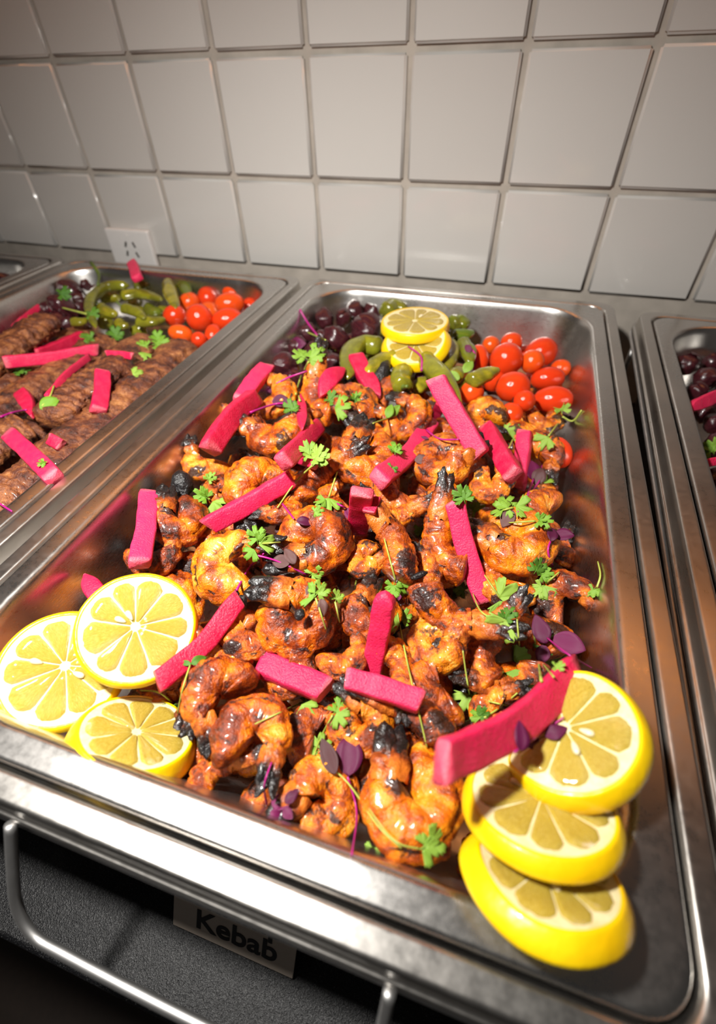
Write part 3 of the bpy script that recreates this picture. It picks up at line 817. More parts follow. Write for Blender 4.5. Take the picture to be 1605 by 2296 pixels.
for i, (px, w, z, lab, st, zs) in enumerate([
  ([(860, 778), (812, 772), (785, 800), (780, 850)], 42, -.014, 'big curved olive green pepper bent like a hook beside the onions', False, None),
  ([(888, 800), (850, 815), (822, 840)], 38, -.012, 'short olive pepper between the hooked pepper and the lemon pair', False, None),
  ([(905, 870), (898, 845), (918, 815)], 40, -.014, 'upright shiny green pepper below the lemon pair', True, None),
  ([(950, 800), (975, 830), (1005, 870), (1030, 935)], 40, -.010, 'long yellow green pepper with a char spot beside the radish stick', False, [0, .004, .003, -.004]),
  ([(1050, 856), (1085, 842), (1118, 828)], 33, -.008, 'dark green pepper half lying over the tomatoes', False, None),
  ([(1010, 770), (1008, 800), (1000, 830)], 36, -.016, 'olive pepper behind the long yellow green pepper', True, None),
  ([(1035, 765), (1050, 790), (1052, 815)], 30, -.018, 'thin green pepper next to the tomatoes with its stem up', True, None),
  ([(1008, 728), (1030, 724), (1048, 732)], 34, -.016, 'dark olive pepper right behind the lemon pair', False, None),
  ([(862, 700), (885, 688), (912, 694)], 34, -.014, 'dull olive pepper at the back wall behind the lemon pair', False, None),
  ([(1015, 752), (1040, 752), (1062, 745)], 26, -.016, 'green pepper with a long stem pointing at the back wall', True, None),
  ([(935, 830), (945, 855), (935, 880)], 34, -.020, 'green pepper in the shadow under the lemon pair', True, None),
  ([(965, 870), (950, 850), (942, 825)], 30, -.022, 'pale green pepper under the long yellow green pepper', True, None),
  ([(1000, 855), (1025, 840), (1045, 828)], 32, -.018, 'leafy dark green pepper beside the orange tomato', False, None),
  ([(850, 870), (862, 845), (880, 830)], 34, -.026, 'green pepper lying low beside the black char piece', False, None)]):
    pepper(px, w * 1.2, z + (.008 if z > -.02 else 0), lab, PG, st, zs, i)
for i, (u, v) in enumerate([(250, 665), (300, 680), (350, 650), (240, 720), (330, 705), (290, 640), (400, 660), (370, 700), (220, 700), (310, 740), (430, 650)]):
    a = i * 1.7; pepper([(u - 22 * math.cos(a), v - 9 * math.sin(a)), (u, v), (u + 22 * math.cos(a), v + 9 * math.sin(a))], 32, -.030, 'green pepper in the bottom layer beneath the C-shaped pepper', 'roasted green peppers in the kebab pan', False, None, 90 + i)
for i, (u, v) in enumerate([(800, 860), (840, 800), (880, 860), (930, 790), (960, 770), (1000, 780), (980, 860), (1040, 800), (900, 720), (960, 720), (1030, 860), (850, 740)]):
    a = i * 1.3; pepper([(u - 22 * math.cos(a), v - 14 * math.sin(a)), (u, v), (u + 22 * math.cos(a), v + 14 * math.sin(a))], 36, -.038, 'green pepper in the bottom layer of the pepper pile', PG, False, None, 70 + i)
PG2 = 'roasted green peppers in the kebab pan'
for i, (px, w, z, lab, st) in enumerate([
  ([(290, 640), (235, 643), (205, 670), (202, 700), (215, 735)], 26, -.012, 'long olive pepper curled like a C beside the red onions', False),
  ([(377, 634), (384, 660), (394, 692)], 33, -.010, 'broad pale olive pepper standing beside the tomatoes', False),
  ([(402, 628), (414, 645), (425, 668)], 28, -.014, 'olive pepper behind the broad pale pepper', False),
  ([(270, 664), (315, 660), (365, 672)], 27, -.012, 'straight green pepper lying across the pile', False),
  ([(275, 690), (305, 700), (325, 715)], 26, -.010, 'shiny pepper with a bright highlight on its side', True),
  ([(160, 722), (180, 722), (195, 716)], 22, -.018, 'short yellow pepper stub near the kebab tip', False),
  ([(305, 722), (340, 722), (372, 715)], 26, -.016, 'dark green pepper next to the kebab with parsley', False),
  ([(420, 662), (432, 652), (442, 648)], 22, -.024, 'olive pepper end against the back wall of the kebab pan', True),
  ([(300, 645), (330, 640), (352, 640)], 26, -.018, 'dull olive pepper at the back of the pile', False),
  ([(225, 690), (240, 700), (262, 706)], 28, -.020, 'green pepper inside the curve of the long pepper', True),
  ([(265, 722), (275, 730), (290, 728)], 24, -.018, 'small olive pepper above the kebabs', False),
  ([(330, 690), (345, 700), (365, 698)], 28, -.024, 'charred green pepper under the straight one', False)]):
    pepper(px, w, z, lab, PG2, st, None, 40 + i)

# ------------------------------------------------------------------ onions
on_m = [sphere_mesh('red_onion', 40 + q, 1, 1, s, .20, -.22) for q, s in enumerate((1.0, 0.85, 1.2))]
for m in on_m: m.materials.append(M['onion'])
def skin_mesh(seed):
    V, Fc = [], []
    for i in range(7):
        for j in range(9):
            th = .5 + i * .16; ph = -.7 + j * .17
            r = 1.10 + .05 * nz((th, ph, seed), 3)
            V.append(Vector((math.sin(th) * math.cos(ph), math.sin(th) * math.sin(ph), math.cos(th))) * (r + .02 * i))
    for i in range(6):
        for j in range(8): Fc.append((i * 9 + j, i * 9 + j + 1, i * 9 + j + 10, i * 9 + j + 9))
    return new_mesh('loose_layer', V, Fc)
skin_m = [skin_mesh(3), skin_mesh(8)]
for m in skin_m: m.materials.append(M['onion'])
def onion(u, v, r, z, label, group):
    p = P(u, v, z); s = r * m_per_px(p)
    zd = Vector((random.uniform(-1, 1), random.uniform(-1, 1), random.uniform(0.0, 1))).normalized()
    mw = Matrix.Translation(p) @ basis(Vector((.3, .9, .2)), zd).to_4x4() @ Matrix.Scale(s, 4)
    m = random.choice(on_m)
    e = empty('red_onion', mw, label, 'onion', group); obj('bulb', m, None, e); heap_add(m, mw)
    obj('loose_layer', random.choice(skin_m), None, e, Matrix.Rotation(random.uniform(0, 6), 4, 'Z'))
OL = 'dark roasted red onion in the corner pile of the shrimp pan'; OG = 'roasted onions in the shrimp pan'
for (u, v, r, z, lab) in [(820, 740, 33, -.010, 'large shiny purple onion beside the lemon pair'), (640, 818, 27, -.014, None), (708, 838, 31, -.008, 'black glazed onion above the upright black shrimp tail'), (755, 760, 26, -.014, None),
  (728, 715, 20, -.018, None), (770, 715, 20, -.018, None), (690, 745, 22, -.022, None), (668, 775, 22, -.020, None), (745, 815, 24, -.016, None), (700, 790, 24, -.024, None), (795, 700, 20, -.020, None), (720, 760, 22, -.024, None), (660, 850, 22, -.024, None), (790, 770, 22, -.026, None), (745, 790, 22, -.030, None), (690, 720, 18, -.030, None), (640, 790, 20, -.034, None), (835, 705, 20, -.026, None)]:
    onion(u, v, r, z, lab or OL, OG)
OL = 'dark red onion piece in the corner pile of the kebab pan'; OG = 'roasted onions in the kebab pan'
for (u, v, r, z) in [(143, 690, 26, -.012), (112, 692, 18, -.018), (160, 655, 24, -.020), (195, 640, 20, -.022), (240, 622, 18, -.022), (175, 690, 18, -.018), (130, 718, 20, -.020), (100, 712, 16, -.026), (175, 670, 18, -.026), (215, 655, 22, -.032), (270, 625, 18, -.026), (150, 725, 16, -.024), (120, 665, 22, -.036), (85, 700, 20, -.036), (190, 620, 20, -.034), (150, 640, 22, -.036), (185, 720, 20, -.036), (230, 630, 20, -.038)]:
    onion(u, v, r, z, OL, OG)
OL = 'dark roasted onion in the shaded pan of onions'; OG = 'onions in the shaded side pan'
for (u, v, r, z) in [(1537, 818, 26, -.022), (1580, 848, 24, -.024), (1562, 880, 22, -.030), (1600, 815, 24, -.030), (1600, 900, 24, -.034), (1575, 925, 22, -.038), (1600, 950, 24, -.034), (1605, 1000, 26, -.042), (1612, 1075, 28, -.040), (1640, 860, 26, -.026), (1640, 940, 26, -.03)]:
    onion(u, v, r, z, OL, OG)
rq = random.Random(5)
for iy in range(7):
    for ix in range(5):
        x, y = .262 + ix * .048 + rq.uniform(-.008, .008), -.20 + iy * .052 + rq.uniform(-.008, .008)
        if (y > -.06 and x < .27) or x > .44 or y < -.165 or y > .15: continue
        mw = Matrix.Translation((x, y, -.042 + rq.uniform(-.004, .006))) @ Matrix.Rotation(rq.uniform(0, 6), 4, 'Z') @ Matrix.Rotation(rq.uniform(0, 1.5), 4, 'X') @ Matrix.Scale(rq.uniform(.017, .021), 4)
        e = empty('red_onion', mw, OL, 'onion', OG); obj('bulb', rq.choice(on_m), None, e)
OL = 'dark red onion chunk in the pan beyond the kebab pan'; OG = 'onions in the far pan'
for (u, v, r, z) in [(55, 600, 18, -.018), (25, 612, 16, -.022), (10, 628, 16, -.022), (-15, 610, 18, -.02), (20, 640, 14, -.03), (-10, 645, 16, -.028)]:
    onion(u, v, r, z, OL, OG)

# black charred pieces
def char_piece(u, v, l, w, ang, z, label):
    p = P(u, v, z); n = blend_n(p, .4); mpp = m_per_px(p); x = img_dir(u, v, p, n, ang)
    pts = [Vector((t * l * mpp, 0, .1 * w * mpp * math.sin(t * 5))) for t in (-.5, -.25, 0, .25, .5)]
    V, Fc = sweep(smooth_path(pts, 14), lambda i, s, a: tuple(w * .5 * mpp * (math.sin(PI * min(.97, max(.06, s))) ** .5) * (1 + .25 * nz((math.cos(a) * 2, math.sin(a) * 2, s * 6), 1.3, u)) * c for c in (math.cos(a) * .8, math.sin(a))), 14)
    mw = xform(p, x, n); m = new_mesh('char_piece', V, Fc)
    o = obj('charred_shell', m, M['char'], None, mw); tag(o, label, 'food scrap'); heap_add(m, mw)
char_piece(855, 838, 70, 34, 62, -.006, 'crumbly black charred shell lying on the peppers')
char_piece(408, 1085, 62, 48, 100, -.016, 'black burnt shell standing at the pan wall')
char_piece(940, 1290, 40, 16, 20, -.008, 'small black burnt flake under the leaning pink stick')
char_piece(672, 1378, 26, 24, 60, .001, 'tiny black square flake on the curled shrimp')

# ------------------------------------------------------------------ kebabs
def kebab(pix, w, z, label, zs=None, seed=0, world=None):
    pts = world or [P(u, v, z + (zs[i] if zs else 0)) for i, (u, v) in enumerate(pix)]
    c0 = sum(pts, Vector()) / len(pts); r = w
    L_ = sum((pts[i + 1] - pts[i]).length for i in range(len(pts) - 1))
    path = [p - c0 for p in smooth_path(pts, 130)]; o = seed * 4.1
    CH = []
    def sec(i, s, a):
        e = math.sqrt(max(0.05, 1 - (1 - min(1, s / .07)) ** 2)) * math.sqrt(max(.05, 1 - (1 - min(1, (1 - s) / .07)) ** 2))
        rid = math.sin(s * L_ / .0150 * 2 * PI + 1.6 * math.sin(s * 7 + seed) + 1.1 * math.sin(s * 17 + 2 * seed) + .8 * math.sin(a + seed) + 1.5 * nz((math.cos(a), math.sin(a), s * 6), 1.0, o))
        k = 1 + (.04 + .05 * nz((s * 3, 0, 0), 2, o)) * rid
        p3 = (math.cos(a) * r * 2, math.sin(a) * r * 2, s * L_)
        k += .22 * nz(p3, 45, o) + .15 * nz(p3, 120, o + 3) + .10 * nz(p3, 300, o + 7)
        CH.append(max(0, rid) * .25 + .5 * max(0, nz(p3, 35, o + 11)) - .05)
        return (r * .55 * e * k * math.cos(a), r * e * k * math.sin(a))
    V, Fc = sweep(path, sec, 34)
    m = new_mesh('kebab', V, Fc); CH += [0.2, 0.2]; set_attr(m, 'char', CH)
    mw = Matrix.Translation(c0); ob = obj('meat_kebab', m, M['kebab'], None, mw); tag(ob, label, 'kebab', 'ground meat kebabs in the side pan'); heap_add(m, mw)
kebab([(418, 772), (330, 850), (225, 940), (60, 1075)], .0195, -.018, 'long grilled kebab lying along the rim next to the shrimp pan', seed=1)
kebab([(335, 762), (240, 835), (165, 890), (112, 945)], .0195, -.010, 'grilled kebab with a split dark end in the middle of the pan', [-.008, 0, 0, 0], seed=2)
kebab([(105, 720), (40, 765), (-60, 840)], .0205, -.010, 'grilled kebab whose tip touches the red onions', seed=3)
kebab([(78, 1068), (0, 1120), (-120, 1200)], .0195, -.010, 'short kebab end below the fat pink stick', seed=4)
kebab([(62, 955), (-10, 990), (-120, 1060)], .0195, -.016, 'dark kebab end above the fat pink stick', seed=5)
kebab([(250, 760), (140, 830), (20, 910), (-80, 990)], .019, -.026, 'kebab lying deeper between the two upper kebabs', seed=6)
kebab([(160, 1010), (60, 1110), (-60, 1230)], .019, -.032, 'kebab at the bottom along the rim', seed=7)
kebab([(190, 735), (60, 840), (-100, 960)], .019, -.036, 'kebab under the pink sticks', seed=8)
kebab([(120, 940), (20, 1020), (-90, 1100)], .019, -.036, 'kebab under the fat pink stick', seed=9)
for q, x in enumerate((-.388, -.422, -.455)):
    p = [Vector((x, -.215, -.026)), Vector((x - .004, -.1, -.024)), Vector((x + .004, .02 + .02 * q, -.026))]
    kebab([(0, 0)], .0165, 0, ['kebab lying straight along the middle of its pan', 'straight kebab next to the outermost one', 'outermost straight kebab along the far pan wall'][q], seed=20 + q, world=p)
rebuild()

# ------------------------------------------------------------------ lemon slices
def lemon(u, v, R, z, n, label, t=0.007, taper=0.04, bends=(), nseg=9, seeds=((.35, 1.2), (.3, 1.9)), rot=0.3, seed=1):
    p = P(u, v, z); n = Vector(n).normalized() if not isinstance(n, float) else blend_n(p, n)
    x = img_dir(u, v, p, n, 0)
    mw = xform(p, x, n)
    rnd = random.Random(seed)
    Rt, Rb = R, R * (1 + taper)
    def bend(q):
        q = Vector(q)
        for (phi, s0, kap) in bends:
            d = Vector((math.cos(phi), math.sin(phi), 0)); s = q.dot(d)
            if s > s0:
                th = kap * (s - s0)
                if abs(kap) < 1e-6: continue
                ns_ = s0 + math.sin(th) / kap + q.z * math.sin(th)
                nzv = q.z * math.cos(th) - (1 - math.cos(th)) / kap
                q = q + d * (ns_ - s); q.z = nzv
        return q
    e = empty('lemon_slice', mw, label, 'lemon', 'lemon slices')
    def add(name, V, Fc, m, uv=None, smooth=True, heap=True):
        V = [bend(q) for q in V]
        me = new_mesh(name, V, Fc, smooth)
        if uv:
            l = me.uv_layers.new(name='UVMap')
            for lp in me.loops: l.data[lp.index].uv = uv[lp.vertex_index]
        obj(name, me, M[m], e)
        if heap: heap_add(me, mw)
    # peel
    ns = 72; prof = [(Rt - .0016, t / 2 - .0004), (Rt - .0008, t / 2), (Rt, t / 2 - .0008)]
    for k in range(1, 6):
        s = k / 6; prof.append((Rt + (Rb - Rt) * s + .0006 * math.sin(PI * s), t / 2 - .0008 - (t - .0016) * s))
    prof += [(Rb, -t / 2 + .0008), (Rb - .0008, -t / 2), (Rb - .0018, -t / 2 + .0003)]
    V, Fc = [], []
    for j in range(ns):
        a = 2 * PI * j / ns; w = 1 + .012 * nz((math.cos(a), math.sin(a), seed), 2.0)
        for r, zz in prof: V.append((r * w * math.cos(a), r * w * math.sin(a), zz))
    m_ = len(prof)
    for j in range(ns):
        k = (j + 1) % ns
        for i in range(m_ - 1): Fc.append((j * m_ + i, j * m_ + i + 1, k * m_ + i + 1, k * m_ + i))
    add('peel', V, Fc, 'lemon_peel')
    # pith disc (both faces)
    V, Fc = [], []; nr = 10
    for face in (1, -1):
        b = len(V); Rr = (Rt if face > 0 else Rb) - .0012
        for i in range(nr + 1):
            r = Rr * i / nr
            for j in range(ns):
                a = 2 * PI * j / ns
                V.append((r * math.cos(a), r * math.sin(a), face * (t / 2 - .0006)))
        for i in range(nr):
            for j in range(ns):
                k = (j + 1) % ns; f = (b + i * ns + j, b + (i + 1) * ns + j, b + (i + 1) * ns + k, b + i * ns + k)
                Fc.append(f if face > 0 else tuple(reversed(f)))
    add('pith', V, Fc, 'lemon_pith')
    # segments
    cxo, cyo = rnd.uniform(-.04, .04) * R, rnd.uniform(-.04, .04) * R
    cuts = [rot + 2 * PI * (k + rnd.uniform(-.16, .16)) / nseg for k in range(nseg)]
    for k in range(nseg):
        a0 = cuts[k]; a1 = cuts[(k + 1) % nseg] + (2 * PI if k == nseg - 1 else 0)
        for face in ((1, -1) if (n.z < .9 or bends) else (1,)):
            V, Fc, UV = [], [], []; mi, mj = 11, 11
            for i in range(mi):
                s = i / (mi - 1); r = R * (.07 + .80 * s)
                gap = .007 * R / max(r, 1e-5) * .8
                rc = 1.0
                if s > .80: rc = math.sqrt(max(0.02, 1 - ((s - .80) / .21) ** 2)) * .55 + .45
                for j in range(mj):
                    q = j / (mj - 1); am = (a0 + a1) / 2; hw = max(.01, (a1 - a0) / 2 - gap) * (rc if s > .8 else 1)
                    a = am + (q * 2 - 1) * hw
                    rr_ = r * (1 - .05 * abs(q * 2 - 1) ** 3)
                    edge = min(s / .12, (1 - s) / .10, q / .12, (1 - q) / .12, 1.0)
                    hgt = (t / 2 - .00075 + .0009 * math.sqrt(max(0, edge)) + .00022 * nz((a * 18, r * 120, k), 1.0, seed))
                    V.append((cxo * (1 - s) + rr_ * math.cos(a), cyo * (1 - s) + rr_ * math.sin(a), face * hgt)); UV.append((s + k * .37, q + k * .61))
            for i in range(mi - 1):
                for j in range(mj - 1):
                    f = (i * mj + j, (i + 1) * mj + j, (i + 1) * mj + j + 1, i * mj + j + 1)
                    Fc.append(f if face > 0 else tuple(reversed(f)))
            add('segment', V, Fc, 'lemon_flesh', UV, heap=False)
    for (rs, an) in seeds:
        V, Fc = [], []
        nu, nv = 10, 8; c = Vector((rs * R * math.cos(an), rs * R * math.sin(an), t / 2 + .0004)); d = Vector((math.cos(an), math.sin(an), 0)); s_ = Vector((-d.y, d.x, 0))
        for i in range(nv + 1):
            th = PI * i / nv
            for j in range(nu):
                ph = 2 * PI * j / nu; w = math.sin(th) * (1 - .35 * math.cos(th))
                V.append(c + d * (-math.cos(th) * R * .105) + s_ * (w * math.cos(ph) * R * .05) + UP * (w * math.sin(ph) * R * .032))
        for i in range(nv):
            for j in range(nu):
                q = (j + 1) % nu; Fc.append((i * nu + j, (i + 1) * nu + j, (i + 1) * nu + q, i * nu + q))
        add('seed', V, Fc, 'lemon_seed', heap=False)
lemon(142, 1500, .0272, -.012, .62, 'large lemon slice lying flat in the pan corner under another slice', t=.006, taper=.05, seeds=((.42, 2.9), (.3, -.4)), seed=2, rot=.1)
lemon(308, 1408, .0268, .000, .62, 'lemon slice with two white seeds resting on top of the corner slice', t=.006, taper=.03, seeds=((.24, 2.2), (.30, 2.75)), seed=3)
lemon(304, 1655, .0246, -.0185, (.18, .62, .77), 'thick lemon slice showing its yellow peel at the front pan wall', t=.009, taper=.12, seeds=(), seed=4, rot=.5)
lemon(1218, 1970, .0232, .005, (-.12, .66, .74), 'lowest lemon slice hanging over the pan corner with a curled end', t=.008, taper=.12, seeds=((.32, -1.6),), seed=5, rot=.2, bends=((math.radians(170), .008, -26),))
lemon(1210, 1808, .0246, .007, (-.15, .55, .82), 'middle lemon slice of the fanned trio', t=.007, taper=.09, seeds=((.36, 2.3),), seed=6, rot=.6)
lemon(1272, 1638, .0250, .014, (-.42, .05, .9), 'top lemon slice of the fanned trio bent over the radish stick', t=.008, taper=.10, seeds=((.3, -.4), (.36, -1.3)), seed=7, rot=.2, bends=((math.radians(150), -.001, 62),))
lemon(933, 778, .0300, .002, (-.02, -.20, .98), 'lower lemon slice of the pair on the peppers', t=.009, taper=.05, seeds=(), seed=8, bends=((0, .004, -22), (PI, .008, -14)))
lemon(930, 728, .0312, .012, (-.03, -.02, 1), 'upper lemon slice of the pair on the peppers', t=.009, taper=.04, seeds=((.3, 1.0),), seed=9)
rebuild()

# ------------------------------------------------------------------ pickled radish sticks
def stick(pix, w, label, th=.66, taper=(0, 0), lift=.0, group='pickled radish sticks on the shrimp', ends=(.6, .6), name='radish_stick', tol=.004, ground=None):
    npx = 9; cum = [0]
    path2 = smooth_path([Vector((a, b, 0)) for a, b in pix], npx)
    hs = []
    for q in path2:
        if ground is not None: hs.append((P(q.x, q.y, ground) - CAM).length)
        else:
            loc, nn = hit(q.x, q.y); hs.append((loc - CAM).length)
    p0 = CAM + ray(path2[npx // 2].x, path2[npx // 2].y).normalized() * hs[npx // 2]
    wm = w * m_per_px(p0)
    a, b = hs[0], hs[-1]
    # lower ends allowed to reach their contact, lift whole stick above the bumps
    viol = max(((a + (b - a) * i / (npx - 1)) - hs[i]) for i in range(npx))
    sh = max(0, viol - tol) + wm * th * .42 + lift
    pts = []
    for i, q in enumerate(path2):
        t = a + (b - a) * i / (npx - 1) - sh
        pts.append(CAM + ray(q.x, q.y).normalized() * t)
    c0 = sum(pts, Vector()) / npx
    path = [q - c0 for q in smooth_path(pts, 26)]
    rd = random.Random(int(pix[0][0] * 7 + pix[0][1])); o = rd.uniform(0, 50)
    view = to_cam(c0)
    ns = 20; V = []; Fc = []; PA = []; n = len(path)
    roll = rd.uniform(-.45, .45)
    obl = (rd.uniform(-.5, .5), rd.uniform(-.5, .5))
    for i in range(n):
        s = i / (n - 1)
        T = (path[min(i + 1, n - 1)] - path[max(i - 1, 0)]).normalized()
        S = T.cross(view).normalized(); N = S.cross(T).normalized()
        S, N = S * math.cos(roll) + N * math.sin(roll), N * math.cos(roll) - S * math.sin(roll)
        k = 1.0
        if taper[0] and s < taper[0]: k = .12 + .88 * math.sin(PI / 2 * s / taper[0])
        if taper[1] and s > 1 - taper[1]: k = .12 + .88 * math.sin(PI / 2 * (1 - s) / taper[1])
        en = 1.0
        if i == 0 or i == n - 1: en = .90
        for j in range(ns):
            an = 2 * PI * j / ns; c, sn = math.cos(an), math.sin(an)
            pw = 2 / 6.5
            aa = math.copysign(abs(c) ** pw, c) * wm * .5 * k * en; bb = math.copysign(abs(sn) ** pw, sn) * wm * .5 * th * (k * .6 + .4) * en
            pv = path[i] + S * aa + N * bb
            if i == 0: pv = pv + T * (aa * obl[0])
            if i == n - 1: pv = pv + T * (aa * obl[1])
            pv += (S * nz(pv, 120, o) + N * nz(pv, 130, o + 4)) * .0006 + N * nz(pv, 420, o + 8) * .00022
            V.append(pv)
            PA.append((ends[0] * max(0, 1 - s * 14) + ends[1] * max(0, 1 - (1 - s) * 14)) + (.30 if sn > .6 else 0) * (1 if rd.random() < 2 else 0) * ((int(o) % 3) * .5))
    for i in range(n - 1):
        for j in range(ns):
            k = (j + 1) % ns; Fc.append((i * ns + j, i * ns + k, (i + 1) * ns + k, (i + 1) * ns + j))
    for i0 in (0, n - 1):
        V.append(sum(V[i0 * ns:(i0 + 1) * ns], Vector()) / ns); PA.append(ends[0 if i0 == 0 else 1]); ci = len(V) - 1
        for j in range(ns):
            k = (j + 1) % ns; Fc.append((ci, i0 * ns + k, i0 * ns + j) if i0 == 0 else (ci, i0 * ns + j, i0 * ns + k))
    bm = bmesh.new(); me0 = new_mesh(name, V, Fc); set_attr(me0, 'pale', PA)
    bm.from_mesh(me0); bmesh.ops.recalc_face_normals(bm, faces=bm.faces); bm.to_mesh(me0); bm.free()
    ob = obj(name, me0, M['radish'], None, Matrix.Translation(c0)); tag(ob, label, 'pickled radish', group)
    PENDING.append((me0, Matrix.Translation(c0)))
PENDING = []
def flush():
    for me, mw in PENDING: heap_add(me, mw)
    PENDING.clear(); rebuild()
stick([(334, 1106), (328, 1180), (312, 1266)], 40, 'upright pink radish stick reflected in the left pan wall', lift=.002)
stick([(190, 1290), (208, 1318), (232, 1350)], 40, 'pointed radish tip sticking out behind the lemon slice', taper=(.6, 0), ground=-.018)
stick([(572, 890), (520, 935), (470, 1008)], 44, 'curved dark pink radish stick at the left pan wall', lift=.002)
stick([(598, 824), (570, 855), (540, 900)], 34, 'radish stick end leaning on the pan wall above the curved one', lift=.004)
stick([(772, 828), (740, 850), (718, 890)], 34, 'pink radish slice tapering to a leaf shape by the black onion', taper=(.5, .4))
stick([(797, 800), (820, 845), (852, 890)], 32, 'spindle-shaped pale pink radish slice leaning on the hooked pepper', taper=(0, .35))
stick([(674, 884), (676, 925), (678, 962)], 22, 'small spindle radish slice with two pointed ends', taper=(.4, .4))
stick([(714, 955), (680, 990), (634, 1036)], 38, 'pink radish stick behind the bushy parsley')
stick([(652, 1030), (680, 1034), (708, 1042)], 18, 'thin coral radish sliver at the foot of the parsley', ends=(.9, .9))
stick([(655, 1072), (560, 1128), (465, 1180)], 42, 'long straight pink radish stick with pale ends')
stick([(976, 848), (1020, 925), (1078, 1022)], 40, 'long radish stick running from the peppers toward the shrimp')
stick([(990, 905), (982, 920), (974, 936)], 24, 'radish stub peeking out beside the long stick', ends=(0, 0))
stick([(968, 946), (915, 1020), (848, 1075)], 38, 'slightly bent pink radish stick with an angled end')
stick([(1090, 958), (1115, 1005), (1152, 1068)], 36, 'radish stick leaning toward the thinner one')
stick([(1176, 968), (1170, 1030), (1160, 1092)], 29, 'thin upright radish stick next to the purple leaf')
stick([(812, 1102), (806, 1150), (800, 1192)], 38, 'short folded pink radish slice beside the black tail', th=.5)
stick([(842, 1112), (832, 1135), (826, 1150)], 30, 'folded flap of radish behind the short slice', th=.4)
stick([(1018, 1120), (1045, 1235), (1088, 1350)], 44, 'long leaning pink radish stick with a black speck at its top')
stick([(536, 1342), (455, 1445), (352, 1530)], 46, 'thick pink radish stick slipping under the lemon slice', lift=.002)
stick([(866, 1328), (850, 1420), (832, 1510)], 47, 'pale pink radish stick with a slanted top', taper=(.12, 0), ends=(.3, .9))
stick([(583, 1487), (650, 1515), (732, 1548)], 56, 'broad short radish stick with a coral end', ends=(.1, .9))
stick([(774, 1522), (860, 1545), (946, 1575)], 50, 'short radish stick lying over the foot of the pale one', lift=.003)
stick([(1292, 1500), (1170, 1620), (988, 1712)], 60, 'longest and widest radish stick beside the fanned lemons', th=.45, lift=.003)
flush()
KG = 'pickled radish pieces on the kebabs'
stick([(8, 812), (110, 802), (220, 783)], 24, 'long radish stick lying across two kebabs', group=KG)
stick([(80, 795), (130, 778), (186, 752)], 24, 'radish stick just behind the long one on the kebabs', group=KG)
stick([(230, 835), (228, 880), (220, 922)], 32, 'short blunt radish stick on the kebab nearest the rim', group=KG)
stick([(22, 975), (70, 1020), (122, 1072)], 38, 'fat radish stick with parsley flecks on it', group=KG)
stick([(240, 793), (268, 795), (298, 798)], 15, 'thin pale radish sliver between two kebabs', group=KG, ends=(.9, .9))
stick([(200, 800), (150, 840), (108, 890)], 14, 'dark thin radish strip along the middle kebab', group=KG, ends=(0, 0))
stick([(48, 882), (62, 905), (72, 935)], 30, 'triangular radish slice on the lower kebab', taper=(0, .7), group=KG)
stick([(112, 985), (125, 992), (138, 1000)], 26, 'small coral radish cube between the kebabs', group=KG, ends=(.9, .9))
stick([(62, 1022), (72, 1032), (84, 1036)], 22, 'small coral radish chip on the fat stick', group=KG, ends=(.9, .9), lift=.004)
stick([(296, 590), (302, 605), (308, 625)], 22, 'dark red radish stick standing at the outlet', group=KG, ends=(0, 0), ground=.006)
stick([(90, 690), (62, 712), (35, 735)], 18, 'radish strip behind the kebab tip', group=KG, ends=(0, 0), ground=-.02)
RG = 'radish sticks in the shaded pan'
stick([(1625, 880), (1580, 900), (1542, 918)], 28, 'dark red radish stick on the shaded onions', group=RG, ends=(0, 0), taper=(0, .3), ground=-.012)
stick([(1625, 1030), (1595, 1036), (1572, 1042)], 18, 'thin radish stick low on the shaded onions', group=RG, ends=(0, 0), ground=-.02)
flush()

# ------------------------------------------------------------------ herbs
def lobed_leaf(seed, lobes=3, teeth=3):
    """fan-shaped parsley leaflet, base at origin, pointing +x, length about 1"""
    rd = random.Random(seed); pts = []
    N_ = 40
    for i in range(N_ + 1):
        a = -1.25 + 2.5 * i / N_
        q = (a + 1.25) / 2.5
        r = .62 + .38 * math.cos(a * .8)
        r *= 1 - .34 * abs(math.sin(q * PI * lobes)) ** 3 * (0 if q in (0, 1) else 1) if False else 1 - .42 * (0.5 + 0.5 * math.cos(q * 2 * PI * lobes)) ** 2.2 * (0 if q < .04 or q > .96 else 1)
        r *= 1 - .09 * (0.5 + .5 * math.cos(q * 2 * PI * lobes * teeth))
        r *= 1 + rd.uniform(-.04, .04)
        pts.append((r, a))
    V = [Vector((0, 0, 0))]; Fc = []
    K = 4
    for k in range(1, K + 1):
        for (r, a) in pts:
            rr_ = r * k / K; x = rr_ * math.cos(a); y = rr_ * math.sin(a)
            z = .16 * math.sin(a * 3.2 + seed) * (k / K) ** 1.5 * .8 + .10 * (k / K) ** 2 * math.cos(a * 2 + seed * 2) - .10 * x * x
            V.append(Vector((x, y, z)))
    m = N_ + 1
    for j in range(N_): Fc.append((0, 1 + j, 2 + j))
    for k in range(K - 1):
        for j in range(N_):
            b = 1 + k * m; Fc.append((b + j, b + m + j, b + m + j + 1, b + j + 1))
    return V, Fc
